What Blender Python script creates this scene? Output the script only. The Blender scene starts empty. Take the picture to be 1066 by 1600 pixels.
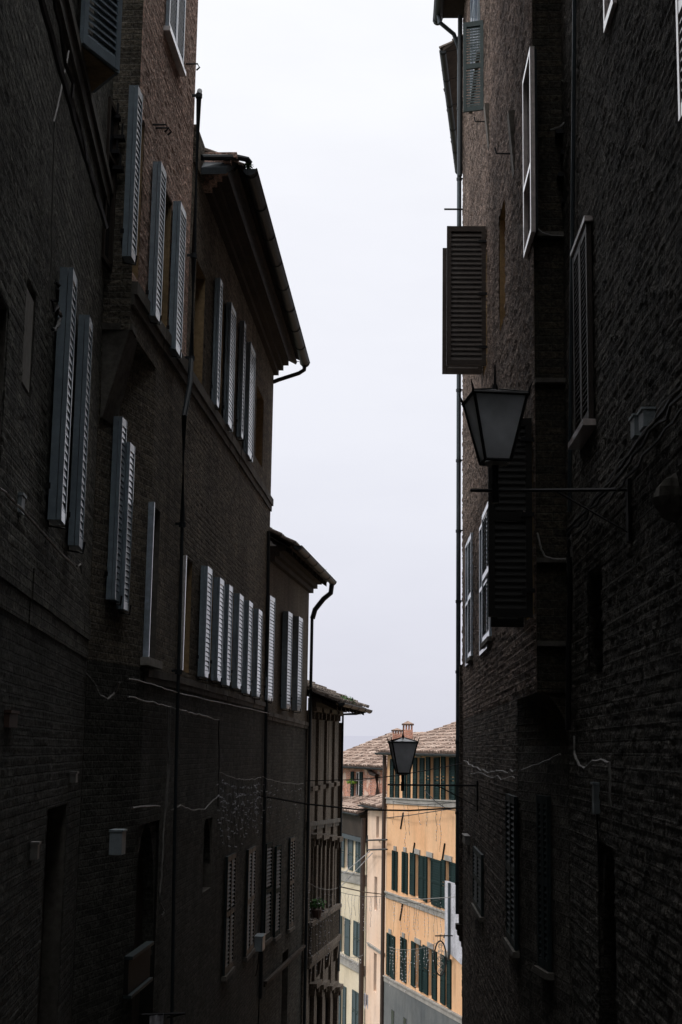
import bpy, math, random
from mathutils import Vector as V
random.seed(7)
S = bpy.context.scene
COL = S.collection

# ------------------------------------------------------------------ camera
FP = 2222.2
PITCH = math.atan(372/FP); ROLL = math.radians(0.9)
F = V((0, math.cos(PITCH), math.sin(PITCH)))
R0 = V((1, 0, 0)); U0 = V((0, -math.sin(PITCH), math.cos(PITCH)))
R = R0*math.cos(ROLL) + U0*math.sin(ROLL)
U = -R0*math.sin(ROLL) + U0*math.cos(ROLL)
cd = bpy.data.cameras.new('camera'); cam = bpy.data.objects.new('camera', cd); COL.objects.link(cam)
cd.sensor_fit = 'VERTICAL'; cd.sensor_height = 36; cd.lens = 50; cd.clip_end = 20000; cd.clip_start = .05
from mathutils import Matrix
m = Matrix((R, U, -F)).transposed().to_4x4(); cam.matrix_world = m
S.camera = cam
def ray(px, py): return F*FP + R*(px-533) + U*(800-py)
def pt(px, d):
    # plan point seen at image column px on the horizon, at forward distance d
    r0 = F*FP + R*(px-533)
    k = -r0.z/U.z; r = r0 + U*k
    return V((d*r.x/r.y, d, 0))
def atd(px, py, d):
    r = ray(px, py); return r*(d/r.y)

# ------------------------------------------------------------------ mesh helpers
class MB:
    def __init__(s): s.v=[]; s.f=[]; s.mi=[]; s.uv=[]; s.rnd=[]; s.sm=[]
    def face(s, pts, mi=0, uv=None, rnd=0, sm=False):
        b=len(s.v); s.v += [tuple(p) for p in pts]; s.f.append(tuple(range(b,b+len(pts)))); s.mi.append(mi)
        if uv is None:
            a=V(pts[1])-V(pts[0]); 
            uv=[]
            n=a.cross(V(pts[2])-V(pts[0]))
            if abs(n.z)>.8*n.length+1e-9: uv=[(p[0],p[1]) for p in pts]
            else:
                h=V((-n.y,n.x,0)); h = h.normalized() if h.length>1e-9 else V((1,0,0))
                uv=[(V(p).dot(h),p[2]) for p in pts]
        s.uv.append(uv); s.rnd.append(rnd); s.sm.append(sm)
    def hexa(s, c, mi=0, rnd=0):
        # c: 8 corners, bottom 0-3, top 4-7
        for q in ((0,3,2,1),(4,5,6,7),(0,1,5,4),(1,2,6,5),(2,3,7,6),(3,0,4,7)): s.face([c[i] for i in q], mi, None, rnd)
    def obox(s, o, a, b, c, mi=0, rnd=0):
        # box from corner o along the three edge vectors
        if a.cross(b).dot(c) < 0: a,b=b,a
        s.hexa([o,o+a,o+a+b,o+b,o+c,o+a+c,o+a+b+c,o+b+c], mi, rnd)
    def tube(s, pts, r, n=6, mi=0, closed_ends=True, r2=None):
        pts=[V(p) for p in pts]; rings=[]
        for i,p in enumerate(pts):
            if i==0: d=pts[1]-p
            elif i==len(pts)-1: d=p-pts[i-1]
            else: d=(pts[i+1]-p).normalized()+(p-pts[i-1]).normalized()
            if d.length<1e-9: d=V((0,0,1))
            d.normalize(); a=d.cross(V((0,0,1)))
            if a.length<.05: a=d.cross(V((0,1,0)))
            a.normalize(); b=a.cross(d)
            rr=r if r2 is None else r+(r2-r)*i/(len(pts)-1)
            rings.append([p+(a*math.cos(t)+b*math.sin(t))*rr for t in [2*math.pi*k/n for k in range(n)]])
        for i in range(len(rings)-1):
            for k in range(n):
                k2=(k+1)%n; s.face([rings[i][k],rings[i+1][k],rings[i+1][k2],rings[i][k2]],mi,None,0,True)
        if closed_ends:
            s.face(rings[0],mi); s.face(rings[-1][::-1],mi)
    def build(s, name, mats, parent=None):
        me=bpy.data.meshes.new(name); me.from_pydata(s.v,[],s.f)
        if not isinstance(mats,(list,tuple)): mats=[mats]
        for m_ in mats: me.materials.append(m_)
        me.polygons.foreach_set('material_index', s.mi); me.polygons.foreach_set('use_smooth', s.sm)
        me.uv_layers.new(name='UVMap'); me.color_attributes.new('rnd','FLOAT_COLOR','CORNER')
        fu=[]; fc=[]
        for kk,uvs in enumerate(s.uv):
            for q in uvs: fu+=[q[0],q[1]]; fc+=[s.rnd[kk]]*3+[1.]
        me.uv_layers[0].data.foreach_set('uv',fu); me.color_attributes['rnd'].data.foreach_set('color',fc)
        me.update()
        o=bpy.data.objects.new(name,me); COL.objects.link(o)
        if parent: o.parent=parent; 
        return o
def tag(o,label,cat,group=None):
    o['label']=label; o['category']=cat
    if group: o['group']=group
    return o
def thing(name,label,cat,group=None,loc=None):
    o=bpy.data.objects.new(name,None); COL.objects.link(o); o.empty_display_size=.3
    if loc is not None: o['base']=tuple(loc)
    return tag(o,label,cat,group)

# ------------------------------------------------------------------ materials
def mat(name): 
    m_=bpy.data.materials.new(name); m_.use_nodes=True
    nt=m_.node_tree; b=nt.nodes['Principled BSDF']; return m_,nt,b
def N(nt,t,**k):
    n=nt.nodes.new(t)
    for a,b in k.items():
        if a in n.inputs: n.inputs[a].default_value=b
        else: setattr(n,a,b)
    return n
def ramp(nt,stops,src,interp='LINEAR'):
    r=nt.nodes.new('ShaderNodeValToRGB'); r.color_ramp.interpolation=interp
    e=r.color_ramp.elements
    while len(e)<len(stops): e.new(.5)
    for el,(p,c) in zip(e,stops):
        el.position=p; el.color=(c,c,c,1) if isinstance(c,(int,float)) else (*c,1)
    nt.links.new(src,r.inputs[0]); return r.outputs[0]
def mixc(nt,mode,fac,a,b):
    n=nt.nodes.new('ShaderNodeMix'); n.data_type='RGBA'; n.blend_type=mode
    for i,x in ((0,fac),(6,a),(7,b)):
        if hasattr(x,'links'): nt.links.new(x,n.inputs[i])
        else: n.inputs[i].default_value = x if i==0 else (*x,1)
    return n.outputs[2]
def masonry(name,c1,c2,mortar,rough_amt=.5,brick=True,bw=.27,bh=.072,bump=.6,distort=.02,stain=.6,patch=None,dscale=9):
    m_,nt,b=mat(name); L=nt.links.new
    uv=N(nt,'ShaderNodeTexCoord').outputs['UV']
    nz=N(nt,'ShaderNodeTexNoise',Scale=3.0,Detail=4.0); L(uv,nz.inputs[0])
    add=N(nt,'ShaderNodeVectorMath',operation='MULTIPLY_ADD'); L(nz.outputs[1],add.inputs[0]); add.inputs[1].default_value=(distort,)*3; L(uv,add.inputs[2])
    big=N(nt,'ShaderNodeTexNoise',Scale=.45,Detail=6.0,Roughness=.6); L(uv,big.inputs[0])
    mid=N(nt,'ShaderNodeTexNoise',Scale=float(dscale),Detail=8.0,Roughness=.65); L(uv,mid.inputs[0])
    mp=N(nt,'ShaderNodeMapping'); mp.inputs['Scale'].default_value=(2.2,.18,1); L(uv,mp.inputs[0])
    st=N(nt,'ShaderNodeTexNoise',Scale=1.3,Detail=5.0,Roughness=.6); L(mp.outputs[0],st.inputs[0])
    if brick:
        bt=N(nt,'ShaderNodeTexBrick'); L(add.outputs[0],bt.inputs['Vector'])
        for k,v in (('Scale',1.0),('Mortar Size',.009),('Mortar Smooth',.35),('Bias',-.1),('Brick Width',bw),('Row Height',bh)): bt.inputs[k].default_value=v
        bt.inputs['Color1'].default_value=(*c1,1); bt.inputs['Color2'].default_value=(*c2,1); bt.inputs['Mortar'].default_value=(*mortar,1)
        col=bt.outputs[0]
    else:
        col=ramp(nt,[(.35,c1),(.65,c2)],mid.outputs[0])
    col=mixc(nt,'MULTIPLY',stain,col,ramp(nt,[(.3,.35),(.5,.85),(.7,1.25)],big.outputs[0]))
    col=mixc(nt,'MULTIPLY',.45,col,ramp(nt,[(.35,.4),(.6,1.1)],st.outputs[0]))
    col=mixc(nt,'MULTIPLY',.5,col,ramp(nt,[(.3,.45),(.7,1.3)],mid.outputs[0]))
    pit=N(nt,'ShaderNodeTexNoise',Scale=float(dscale)*2.6,Detail=5.0,Roughness=.75); L(uv,pit.inputs[0])
    col=mixc(nt,'MULTIPLY',.75,col,ramp(nt,[(.38,.25),(.5,.95),(.66,1.9)],pit.outputs[0]))
    if patch: 
        pz=N(nt,'ShaderNodeTexNoise',Scale=.8,Detail=3.0); L(uv,pz.inputs[0])
        col=mixc(nt,'MIX',ramp(nt,[(.56,0.),(.6,.8)],pz.outputs[0]),col,patch)
    L(col,b.inputs['Base Color']); b.inputs['Roughness'].default_value=.92; b.inputs['Specular IOR Level'].default_value=.15
    h=mid.outputs[0]
    if brick:
        inv=N(nt,'ShaderNodeMath',operation='MULTIPLY_ADD'); L(bt.outputs[1],inv.inputs[0]); inv.inputs[1].default_value=-.55; L(mid.outputs[0],inv.inputs[2]); h=inv.outputs[0]
    bp=N(nt,'ShaderNodeBump',Strength=bump,Distance=.03+.07*rough_amt); L(h,bp.inputs['Height']); L(bp.outputs[0],b.inputs['Normal'])
    return m_
def plain(name,c,rough=.6,metal=0.,var=.25,scale=14,bump=.1,spec=.3):
    m_,nt,b=mat(name); L=nt.links.new
    tc=N(nt,'ShaderNodeTexCoord').outputs['Object']
    n1=N(nt,'ShaderNodeTexNoise',Scale=float(scale),Detail=6.0,Roughness=.65); L(tc,n1.inputs[0])
    n2=N(nt,'ShaderNodeTexNoise',Scale=1.7,Detail=3.0); L(tc,n2.inputs[0])
    col=mixc(nt,'MULTIPLY',var,c,ramp(nt,[(.3,.3),(.7,1.4)],n1.outputs[0]))
    col=mixc(nt,'MULTIPLY',var,col,ramp(nt,[(.35,.5),(.65,1.2)],n2.outputs[0]))
    L(col,b.inputs['Base Color']); b.inputs['Roughness'].default_value=rough; b.inputs['Metallic'].default_value=metal; b.inputs['Specular IOR Level'].default_value=spec
    bp=N(nt,'ShaderNodeBump',Strength=bump,Distance=.01); L(n1.outputs[0],bp.inputs['Height']); L(bp.outputs[0],b.inputs['Normal'])
    return m_
def glossy(name,c,rough=.2,var=.25,coat=1.):
    m_=plain(name,c,rough,var=var,bump=.06,spec=.6); b=m_.node_tree.nodes['Principled BSDF']
    b.inputs['Coat Weight'].default_value=coat; b.inputs['Coat Roughness'].default_value=.12; b.inputs['Coat IOR'].default_value=1.6
    return m_
def tilemat(name,c1,c2,c3):
    m_,nt,b=mat(name); L=nt.links.new
    at=N(nt,'ShaderNodeAttribute',attribute_name='rnd')
    col=ramp(nt,[(0,c1),(.5,c2),(1,c3)],at.outputs['Fac'])
    tc=N(nt,'ShaderNodeTexCoord').outputs['Object']
    n1=N(nt,'ShaderNodeTexNoise',Scale=5.,Detail=7.0,Roughness=.7); L(tc,n1.inputs[0])
    col=mixc(nt,'MULTIPLY',.6,col,ramp(nt,[(.35,.35),(.65,1.3)],n1.outputs[0]))
    L(col,b.inputs['Base Color']); b.inputs['Roughness'].default_value=.9
    return m_
def glassmat(name,c=(.02,.025,.03),rough=.12):
    m_,nt,b=mat(name); L=nt.links.new
    tc=N(nt,'ShaderNodeTexCoord').outputs['Object']
    n1=N(nt,'ShaderNodeTexNoise',Scale=1.5,Detail=3.0); L(tc,n1.inputs[0])
    L(ramp(nt,[(.3,tuple(x*.6 for x in c)),(.7,tuple(x*1.5 for x in c))],n1.outputs[0]),b.inputs['Base Color'])
    b.inputs['Roughness'].default_value=rough
    bp=N(nt,'ShaderNodeBump',Strength=.08,Distance=.02); L(n1.outputs[0],bp.inputs['Height']); L(bp.outputs[0],b.inputs['Normal'])
    return m_

M={}
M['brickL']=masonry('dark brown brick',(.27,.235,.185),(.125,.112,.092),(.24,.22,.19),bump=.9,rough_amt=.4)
M['brickN']=masonry('sooty old brick',(.23,.225,.195),(.10,.10,.09),(.19,.185,.17),bump=.9,rough_amt=.5)
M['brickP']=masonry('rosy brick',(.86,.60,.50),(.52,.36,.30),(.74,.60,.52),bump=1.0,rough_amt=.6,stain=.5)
M['stoneR']=masonry('rough weathered stone and brick',(.40,.30,.25),(.15,.115,.10),(.28,.225,.19),bw=.31,bh=.09,bump=1.,rough_amt=1.6,distort=.0,dscale=13)
M['stoneM']=masonry('stone lower wall with shade',(.22,.18,.155),(.08,.068,.06),(.15,.13,.115),bw=.31,bh=.09,bump=1.,rough_amt=1.,distort=.0,dscale=13)  # darker copy of stoneR, shade low in the alley put into the colour
M['stoneN']=masonry('rough blackened masonry',(.19,.175,.155),(.07,.066,.06),(.12,.112,.10),bw=.34,bh=.11,bump=1.,rough_amt=1.6,distort=.0,dscale=10)
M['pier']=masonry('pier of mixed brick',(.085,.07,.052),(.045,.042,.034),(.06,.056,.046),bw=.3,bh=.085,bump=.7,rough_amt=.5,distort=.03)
M['brickLow']=masonry('plastered brick low wall with shade',(.11,.109,.096),(.05,.05,.045),(.10,.099,.092),bump=.7,rough_amt=.3)  # darker copy of the brick, deep alley shade put into the colour
M['render']=masonry('grey brown render',(.23,.205,.17),(.17,.15,.125),(.2,.2,.2),brick=False,bump=.5,rough_amt=.2)
M['stonePale']=masonry('weathered carved stone',(.27,.225,.185),(.17,.145,.12),(.3,.3,.3),brick=False,bump=.5,rough_amt=.3,stain=.8)
M['dim']=plain('dim grey green shutter paint',(.028,.042,.046),.6,var=.3)
M['ochre']=plain('ochre reveal plaster',(.38,.27,.15),.9,var=.5)
M['trim']=plain('grimy stone trim',(.15,.138,.122),.9,var=.6,bump=.4)
M['greyS']=plain('pale grey window stone',(.36,.34,.31),.85,var=.4)
M['blue']=glossy('blue grey shutter paint',(.27,.34,.40),.4,.3,.7)
M['slat']=glossy('pale slat paint',(.46,.54,.64),.3,.45,.65)  # lighter copy of the frame paint, sky light put into the colour
M['brown']=plain('dark brown shutter paint',(.05,.04,.035),.5,var=.4)
M['black']=plain('blackened shutter paint',(.014,.013,.012),.7,var=.3)
M['rust']=plain('red brown shutter paint',(.16,.07,.05),.6,var=.4)
M['teal']=plain('dark green shutter paint',(.010,.027,.026),.8,var=.35,spec=.12)
M['tealD']=plain('faded grey green shutter paint',(.045,.072,.076),.55,var=.3)
M['white']=glossy('chipped white frame paint',(.78,.76,.76),.3,.3)
M['slatD']=glossy('weathered slat paint',(.30,.37,.45),.35,.5,.45)
M['pinkw']=glossy('pinkish window paint',(.80,.70,.68),.3,.35)
M['pipe']=plain('grey blue drainpipe',(.075,.095,.11),.45,metal=.3,var=.3)
M['pipeD']=plain('brown drainpipe',(.06,.042,.035),.5,var=.3)
M['gut']=plain('dark gutter metal',(.026,.034,.04),.55,metal=.0,var=.3)
M['iron']=plain('black iron',(.02,.02,.022),.5,metal=.4,var=.3)
M['wood']=plain('dark old wood',(.055,.042,.033),.85,var=.5)
M['cableD']=plain('black cable',(.018,.018,.02),.6,var=.2)
M['cableL']=plain('grey cable',(.25,.24,.23),.6,var=.3)
M['box']=plain('grey plastic box',(.32,.37,.40),.5,var=.2)
M['boxR']=plain('terracotta box',(.12,.07,.055),.7,var=.2)
M['sheet']=plain('white sheet',(.58,.58,.63),.7,var=.5)
M['glass']=glassmat('dark window glass')
M['tile']=tilemat('clay roof tiles',(.11,.07,.052),(.29,.20,.155),(.45,.35,.29))
M['tileD']=tilemat('lichened dark tiles',(.07,.055,.045),(.14,.11,.09),(.20,.17,.14))
M['green']=plain('weed leaves',(.07,.20,.05),.8,var=.4)
M['lime']=plain('bright leaves',(.30,.50,.06),.8,var=.4)

def facade(name,c,c2,streak=.4):
    m_,nt,b=mat(name); L=nt.links.new
    uv=N(nt,'ShaderNodeTexCoord').outputs['UV']
    big=N(nt,'ShaderNodeTexNoise',Scale=.35,Detail=6.0,Roughness=.6); L(uv,big.inputs[0])
    fine=N(nt,'ShaderNodeTexNoise',Scale=7.,Detail=6.0,Roughness=.7); L(uv,fine.inputs[0])
    mp=N(nt,'ShaderNodeMapping'); mp.inputs['Scale'].default_value=(1.,.22,1); L(uv,mp.inputs[0])
    st=N(nt,'ShaderNodeTexNoise',Scale=1.1,Detail=8.0,Roughness=.7); L(mp.outputs[0],st.inputs[0])
    col=ramp(nt,[(.35,c),(.65,c2)],big.outputs[0])
    col=mixc(nt,'MULTIPLY',streak,col,ramp(nt,[(.3,.45),(.5,.95),(.7,1.1)],st.outputs[0]))
    col=mixc(nt,'MULTIPLY',.25,col,ramp(nt,[(.3,.6),(.7,1.2)],fine.outputs[0]))
    L(col,b.inputs['Base Color']); b.inputs['Roughness'].default_value=.9; b.inputs['Specular IOR Level'].default_value=.1
    bp=N(nt,'ShaderNodeBump',Strength=.3,Distance=.01); L(fine.outputs[0],bp.inputs['Height']); L(bp.outputs[0],b.inputs['Normal'])
    return m_
M['orange']=facade('orange plaster',(.80,.455,.245),(.84,.535,.32))
M['cream']=facade('cream yellow plaster',(.68,.58,.42),(.74,.65,.50))
M['pink']=facade('pale pink plaster',(.84,.60,.44),(.88,.68,.54))
M['base']=facade('grey rendered base',(.12,.13,.135),(.19,.195,.19),.5)
M['redbrick']=masonry('orange red brick far',(.72,.33,.22),(.52,.24,.17),(.72,.56,.48),bump=.5,rough_amt=.3,stain=.4,patch=(.75,.6,.5))

# frosted lamp glass
m_,nt,b=mat('frosted lamp glass'); M['lampglass']=m_
tr=N(nt,'ShaderNodeBsdfTranslucent'); tr.inputs[0].default_value=(.30,.32,.35,1)
df=N(nt,'ShaderNodeBsdfDiffuse'); df.inputs[0].default_value=(.30,.32,.35,1)
nz=N(nt,'ShaderNodeTexNoise',Scale=4.,Detail=5.0); tc=N(nt,'ShaderNodeTexCoord'); nt.links.new(tc.outputs['Object'],nz.inputs[0])
cc=ramp(nt,[(.3,(.58,.60,.62)),(.7,(.90,.92,.96))],nz.outputs[0]); nt.links.new(cc,tr.inputs[0]); nt.links.new(cc,df.inputs[0])
mx=N(nt,'ShaderNodeMixShader'); mx.inputs[0].default_value=.62; nt.links.new(df.outputs[0],mx.inputs[1]); nt.links.new(tr.outputs[0],mx.inputs[2])
gl=N(nt,'ShaderNodeBsdfGlossy'); gl.inputs['Roughness'].default_value=.12; gm=N(nt,'ShaderNodeMixShader'); fr=N(nt,'ShaderNodeFresnel'); fr.inputs[0].default_value=1.5
nt.links.new(fr.outputs[0],gm.inputs[0]); nt.links.new(mx.outputs[0],gm.inputs[1]); nt.links.new(gl.outputs[0],gm.inputs[2])
nt.links.new(gm.outputs[0],nt.nodes['Material Output'].inputs[0]); nt.nodes.remove(b)

# ------------------------------------------------------------------ walls
class Wall:
    def __init__(s,A,B,side):
        s.A=A.copy(); d=B-A; s.len=d.length; s.t=d.normalized()
        s.n = V((s.t.y,-s.t.x,0)) if side=='L' else V((-s.t.y,s.t.x,0))
    def P(s,u,z,off=0): return s.A+s.t*u+s.n*off+V((0,0,z))
    def hit(s,px,py,off=0):
        r=ray(px,py); k=(s.A+s.n*off).dot(s.n)/r.dot(s.n); return r*k
    def u(s,px,py,off=0): return (s.hit(px,py,off)-s.A).dot(s.t)
    def z(s,u,py,off=0):
        P0=s.P(u,0,off); a=800-py
        return (a*F.dot(P0)-FP*U.dot(P0))/(FP*U.z-a*F.z)
    def rect(s,xa,xb,yt,yb,off=0):
        ym=(yt+yb)/2; ua=s.u(xa,ym,off); ub=s.u(xb,ym,off)
        z1=s.z(ua,yt,off); z0=s.z(ua,yb,off)
        return min(ua,ub),max(ua,ub),z0,z1
    def path(s,pts,off=0): return [s.hit(x,y,off) for x,y in pts]

def wall_mesh(W,u0,u1,z0,z1,holes=(),rev=.28,depth=8,jamb=1,topz=None):
    b=MB()
    us=sorted(set([u0,u1]+[h[0] for h in holes]+[h[1] for h in holes])); us=[x for x in us if u0<=x<=u1]
    zs=sorted(set([z0,z1]+[h[2] for h in holes]+[h[3] for h in holes])); zs=[x for x in zs if z0<=x<=z1]
    for i in range(len(us)-1):
        for j in range(len(zs)-1):
            a,c=us[i],us[i+1]; p,q=zs[j],zs[j+1]; mu=(a+c)/2; mz=(p+q)/2
            if any(h[0]<mu<h[1] and h[2]<mz<h[3] for h in holes): continue
            b.face([W.P(a,p),W.P(c,p),W.P(c,q),W.P(a,q)],0,[(a,p),(c,p),(c,q),(a,q)])
    for (a,c,p,q) in [h[:4] for h in holes]:
        a=max(a,u0); c=min(c,u1); p=max(p,z0); q=min(q,z1)
        b.face([W.P(a,p),W.P(a,p,-rev),W.P(a,q,-rev),W.P(a,q)],jamb)
        b.face([W.P(c,p),W.P(c,p,-rev),W.P(c,q,-rev),W.P(c,q)],jamb)
        b.face([W.P(a,p),W.P(c,p),W.P(c,p,-rev),W.P(a,p,-rev)],jamb)
        b.face([W.P(a,q),W.P(c,q),W.P(c,q,-rev),W.P(a,q,-rev)],jamb)
        b.face([W.P(a,p,-rev),W.P(c,p,-rev),W.P(c,q,-rev),W.P(a,q,-rev)],jamb)
    for uu in (u0,u1):
        b.face([W.P(uu,z0),W.P(uu,z0,-depth),W.P(uu,z1,-depth),W.P(uu,z1)],0,[(0,z0),(depth,z0),(depth,z1),(0,z1)])
    b.face([W.P(u0,z0,-depth),W.P(u1,z0,-depth),W.P(u1,z1,-depth),W.P(u0,z1,-depth)])
    for zz in (z0,z1): b.face([W.P(u0,zz),W.P(u1,zz),W.P(u1,zz,-depth),W.P(u0,zz,-depth)],0)
    return b
def window(W,par,h,rev=.28,fm='white',cross=True,sill=None,fw=.06):
    a,c,p,q=h[:4]; b=MB(); o=-rev+.01; t=.05
    def bar(u0_,u1_,z0_,z1_,oo=o,tt=t): b.obox(W.P(u0_,z0_,oo),W.t*(u1_-u0_),W.n*tt,V((0,0,z1_-z0_)))
    bar(a+.002,a+fw,p+.002,q-.002); bar(c-fw,c-.002,p+.002,q-.002); bar(a+fw,c-fw,p+.002,p+fw); bar(a+fw,c-fw,q-fw,q-.002)
    if cross:
        mu=(a+c)/2; bar(mu-fw*.6,mu+fw*.6,p+fw,q-fw,o,t+.01)
        zz=p+(q-p)*.66; bar(a+fw,mu-fw*.6,zz-.02,zz+.02); bar(mu+fw*.6,c-fw,zz-.02,zz+.02)
    w=b.build('window',M[fm],par)
    g=MB(); g.obox(W.P(a+fw*.5,p+fw*.5,o+.01),W.t*(c-a-fw),W.n*.012,V((0,0,q-p-fw))); g.build('pane',M['glass'],w)
    if sill:
        s_=MB(); s_.obox(W.P(a-.08,p-.09,-.02),W.t*(c-a+.16),W.n*(.10),V((0,0,.09))); s_.build('sill',M[sill],w)
    return w
def leaf(par,o,du,dn,w,h,th=.045,fm='blue',sm='slat',pitch=.055,stile=.055,mids=(.5,),name='shutter',up=1,fold=True,drop=.04,proud=0.,sd=None):
    """louvred leaf: o = bottom corner of its back face, du along the width, dn towards the louvred side"""
    k=V((0,0,1)); b=MB(); st=min(stile,w*.22)
    lt=.04 if fold else th          # leaf thickness carrying the louvres
    if fold: b.obox(o,du*w,dn*(th-lt-.006),k*h)                   # the leaf folded behind it
    f0=o+dn*(th-lt)
    b.obox(f0,du*st,dn*lt,k*h); b.obox(f0+du*(w-st),du*st,dn*lt,k*h)
    rails=[0,h-.09]+[h*x-.045 for x in mids]
    for r_ in rails: b.obox(f0+du*st+k*r_,du*(w-2*st),dn*(lt-.003),k*.09)
    if not fold: pass
    hg=MB()
    s_=b.build(name,M[fm],par)
    n=int(h/pitch); fields={}
    for i in range(n):
        z=.09+(h-.18)*(i+.5)/n
        if any(r_-.01<z<r_+.1 for r_ in rails): continue
        fk=sum(1 for x in mids if z>h*x)
        sl=fields.setdefault(fk,MB())
        sdd=(lt-.012+proud) if sd is None else sd
        a=f0+du*st+dn*(lt-sdd-.006)+k*(z+(drop/2 if up>0 else -drop/2)+random.uniform(-.003,.003)); c=dn*sdd-k*(drop*up)
        sl.obox(a,du*(w-2*st),c,V((0,0,.009)))
    for sl in fields.values(): sl.build('slats',M[sm],s_)
    if fold:
        b=MB(); b.obox(f0+du*st-dn*.003,du*(w-2*st),dn*.002,k*h); b.build('gap_shade',M['wood'],s_)  # dark sheet added behind the slats, shade of the gaps as colour
    return s_
def wshut(W,par,xa,xb,yt,yb,th=.09,fm='blue',sm='slat',minw=.26,T=None,**k):
    """leaf folded back flat on the wall; pixel columns of the louvred face at mid height"""
    a,c,p,q=W.rect(xa,xb,yt,yb,th+.03)
    w=max(c-a,minw)*random.uniform(.97,1.03)
    k.setdefault('stile',.022); k.setdefault('pitch',.074); k.setdefault('drop',.046); k.setdefault('sd',.008); k.setdefault('mids',())
    leaf(par,W.P(a,p,.03),T.t if T else W.t,T.n if T else W.n,w,q-p,th,fm,sm,**k)
    b=MB()   # hinges / hold-back hook
    for zz in (p+.25,): b.obox(W.P(a-.006,zz,.002),W.t*.006,W.n*(.04),V((0,0,.05)))
    b.tube([W.P(a-.003,p+.2,.02),W.P(a+w*.5,p-.03,.02),W.P(a+w*.5,p-.05,th+.05),W.P(a+w*.5,p+.05,th+.06)],.011,5)
    b.build('holdback',M['iron'],par)
    return a,a+w,p,q
def course(W,par,pa,pb,h=.12,proud=.06,matn='trim',name='string_course',u0=None,u1=None):
    ua=W.u(*pa) if u0 is None else u0; ub=W.u(*pb) if u1 is None else u1
    za=W.z(W.u(*pa),pa[1]); zb=W.z(W.u(*pb),pb[1]); b=MB(); n=max(2,int(abs(ub-ua)/.6))
    for i in range(n):
        s0=i/n; s1=(i+1)/n; x0=ua+(ub-ua)*s0; x1=ua+(ub-ua)*s1; z0_=za+(zb-za)*s0; z1_=za+(zb-za)*s1
        j=random.uniform(-.006,.006)
        for (zz,hh,pp) in ((0,h*.55,proud),(-h*.45,h*.44,proud*.55)):
            c=[W.P(x0,z0_+zz,-.01),W.P(x1,z1_+zz,-.01),W.P(x1,z1_+zz,pp+j),W.P(x0,z0_+zz,pp+j)]
            b.hexa(c+[q+V((0,0,hh)) for q in c])
    return b.build(name,M[matn],par)
def pipe(par,pts,r,matn='pipe',name='drainpipe',n=8,W=None):
    b=MB(); b.tube(pts,r,n)
    o=b.build(name,M[matn],par)
    return o
def clips(par,pts,W,r,step=2.2):
    for k in range(1,len(pts)): pass

def wire(name,label,cat,pts,r,matn,sag=0,group=None,jit=0,n=5,sub=8):
    out=[]
    for i in range(len(pts)-1):
        a,c=V(pts[i]),V(pts[i+1])
        for k in range(sub):
            t=k/sub; p=a.lerp(c,t)+V((0,0,-sag*4*t*(1-t)))
            if jit: p+=V((random.uniform(-jit,jit),random.uniform(-jit,jit),random.uniform(-jit,jit)))
            out.append(p)
    out.append(V(pts[-1])); b=MB(); b.tube(out,r,n); o=b.build(name,M[matn]); tag(o,label,cat,group); return o

def tiled(par,o,a,s,la,ls,matn='tile',name='roof',pw=.21,pl=.34,r=.085,jitter=.012):
    """pan-and-cover clay tiles: o = eave corner, a along the eave, s up the slope"""
    b=MB(); nrm=a.cross(s); 
    if nrm.z<0: nrm=-nrm
    ni=int(la/pw); nj=int(ls/pl); A=la/ni
    b.face([o-nrm*.03,o+a*la-nrm*.03,o+a*la+s*ls-nrm*.03,o+s*ls-nrm*.03],0,None,.15)
    b.face([o-nrm*.09,o+a*la-nrm*.09,o+a*la+s*ls-nrm*.09,o+s*ls-nrm*.09],0,None,.15)
    b.face([o-nrm*.09,o+a*la-nrm*.09,o+a*la-nrm*.03,o-nrm*.03],0,None,.15)
    for i in range(ni):
        for j in range(nj):
            rr=random.random()**1.1
            dj=random.uniform(-jitter,jitter)*2
            c0=o+a*(A*(i+.5)+dj)+s*(j*pl-.05+random.uniform(-.03,.03))+nrm*.03; c1=c0+s*(pl+.05)-nrm*.03
            K=5; pr=[]; p2=[]
            for k in range(K+1):
                t=math.pi*k/K
                pr.append(c0+a*math.cos(t)*r+nrm*math.sin(t)*r*.9); p2.append(c1+a*math.cos(t)*r*.8+nrm*math.sin(t)*r*.75)
            for k in range(K): b.face([pr[k],pr[k+1],p2[k+1],p2[k]],0,None,rr)
            b.face([c0-nrm*.02]+pr,0,None,rr*.3)
    return b.build(name,M[matn],par)
def gutter(par,p0,p1,out,r=.075,name='gutter',matn='gut'):
    """half round gutter from p0 to p1; out = outward horizontal unit vector"""
    b=MB(); d=(p1-p0); k=V((0,0,1)); n=8; prof=[]
    for i in range(n+1):
        t=math.pi+math.pi*i/n; prof.append((math.cos(t)*r,math.sin(t)*r))
    pr2=[(x*.85,y*.85) for x,y in prof]
    for i in range(n):
        for pf in (prof,pr2):
            a=[p0+out*x+k*z for x,z in pf[i:i+2]]; c=[q+d for q in a]; b.face([a[0],a[1],c[1],c[0]],0,None,0,True)
    for e in (p0,p1):
        b.face([e+out*x+k*z for x,z in prof],0)
    L=d.length; m_=max(1,int(L/1.2))
    for i in range(m_+1):
        q=p0+d*(i/m_*.98+.01); 
        pts=[q+out*math.cos(t)*(r+.006)+k*math.sin(t)*(r+.006) for t in [math.pi+math.pi*j/6 for j in range(7)]]
        b.tube([q-out*(r+.25)+k*.04]+pts,.008,4)
    b.tube([p0+out*r,p1+out*r],.012,5)
    return b.build(name,M[matn],par)

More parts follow.
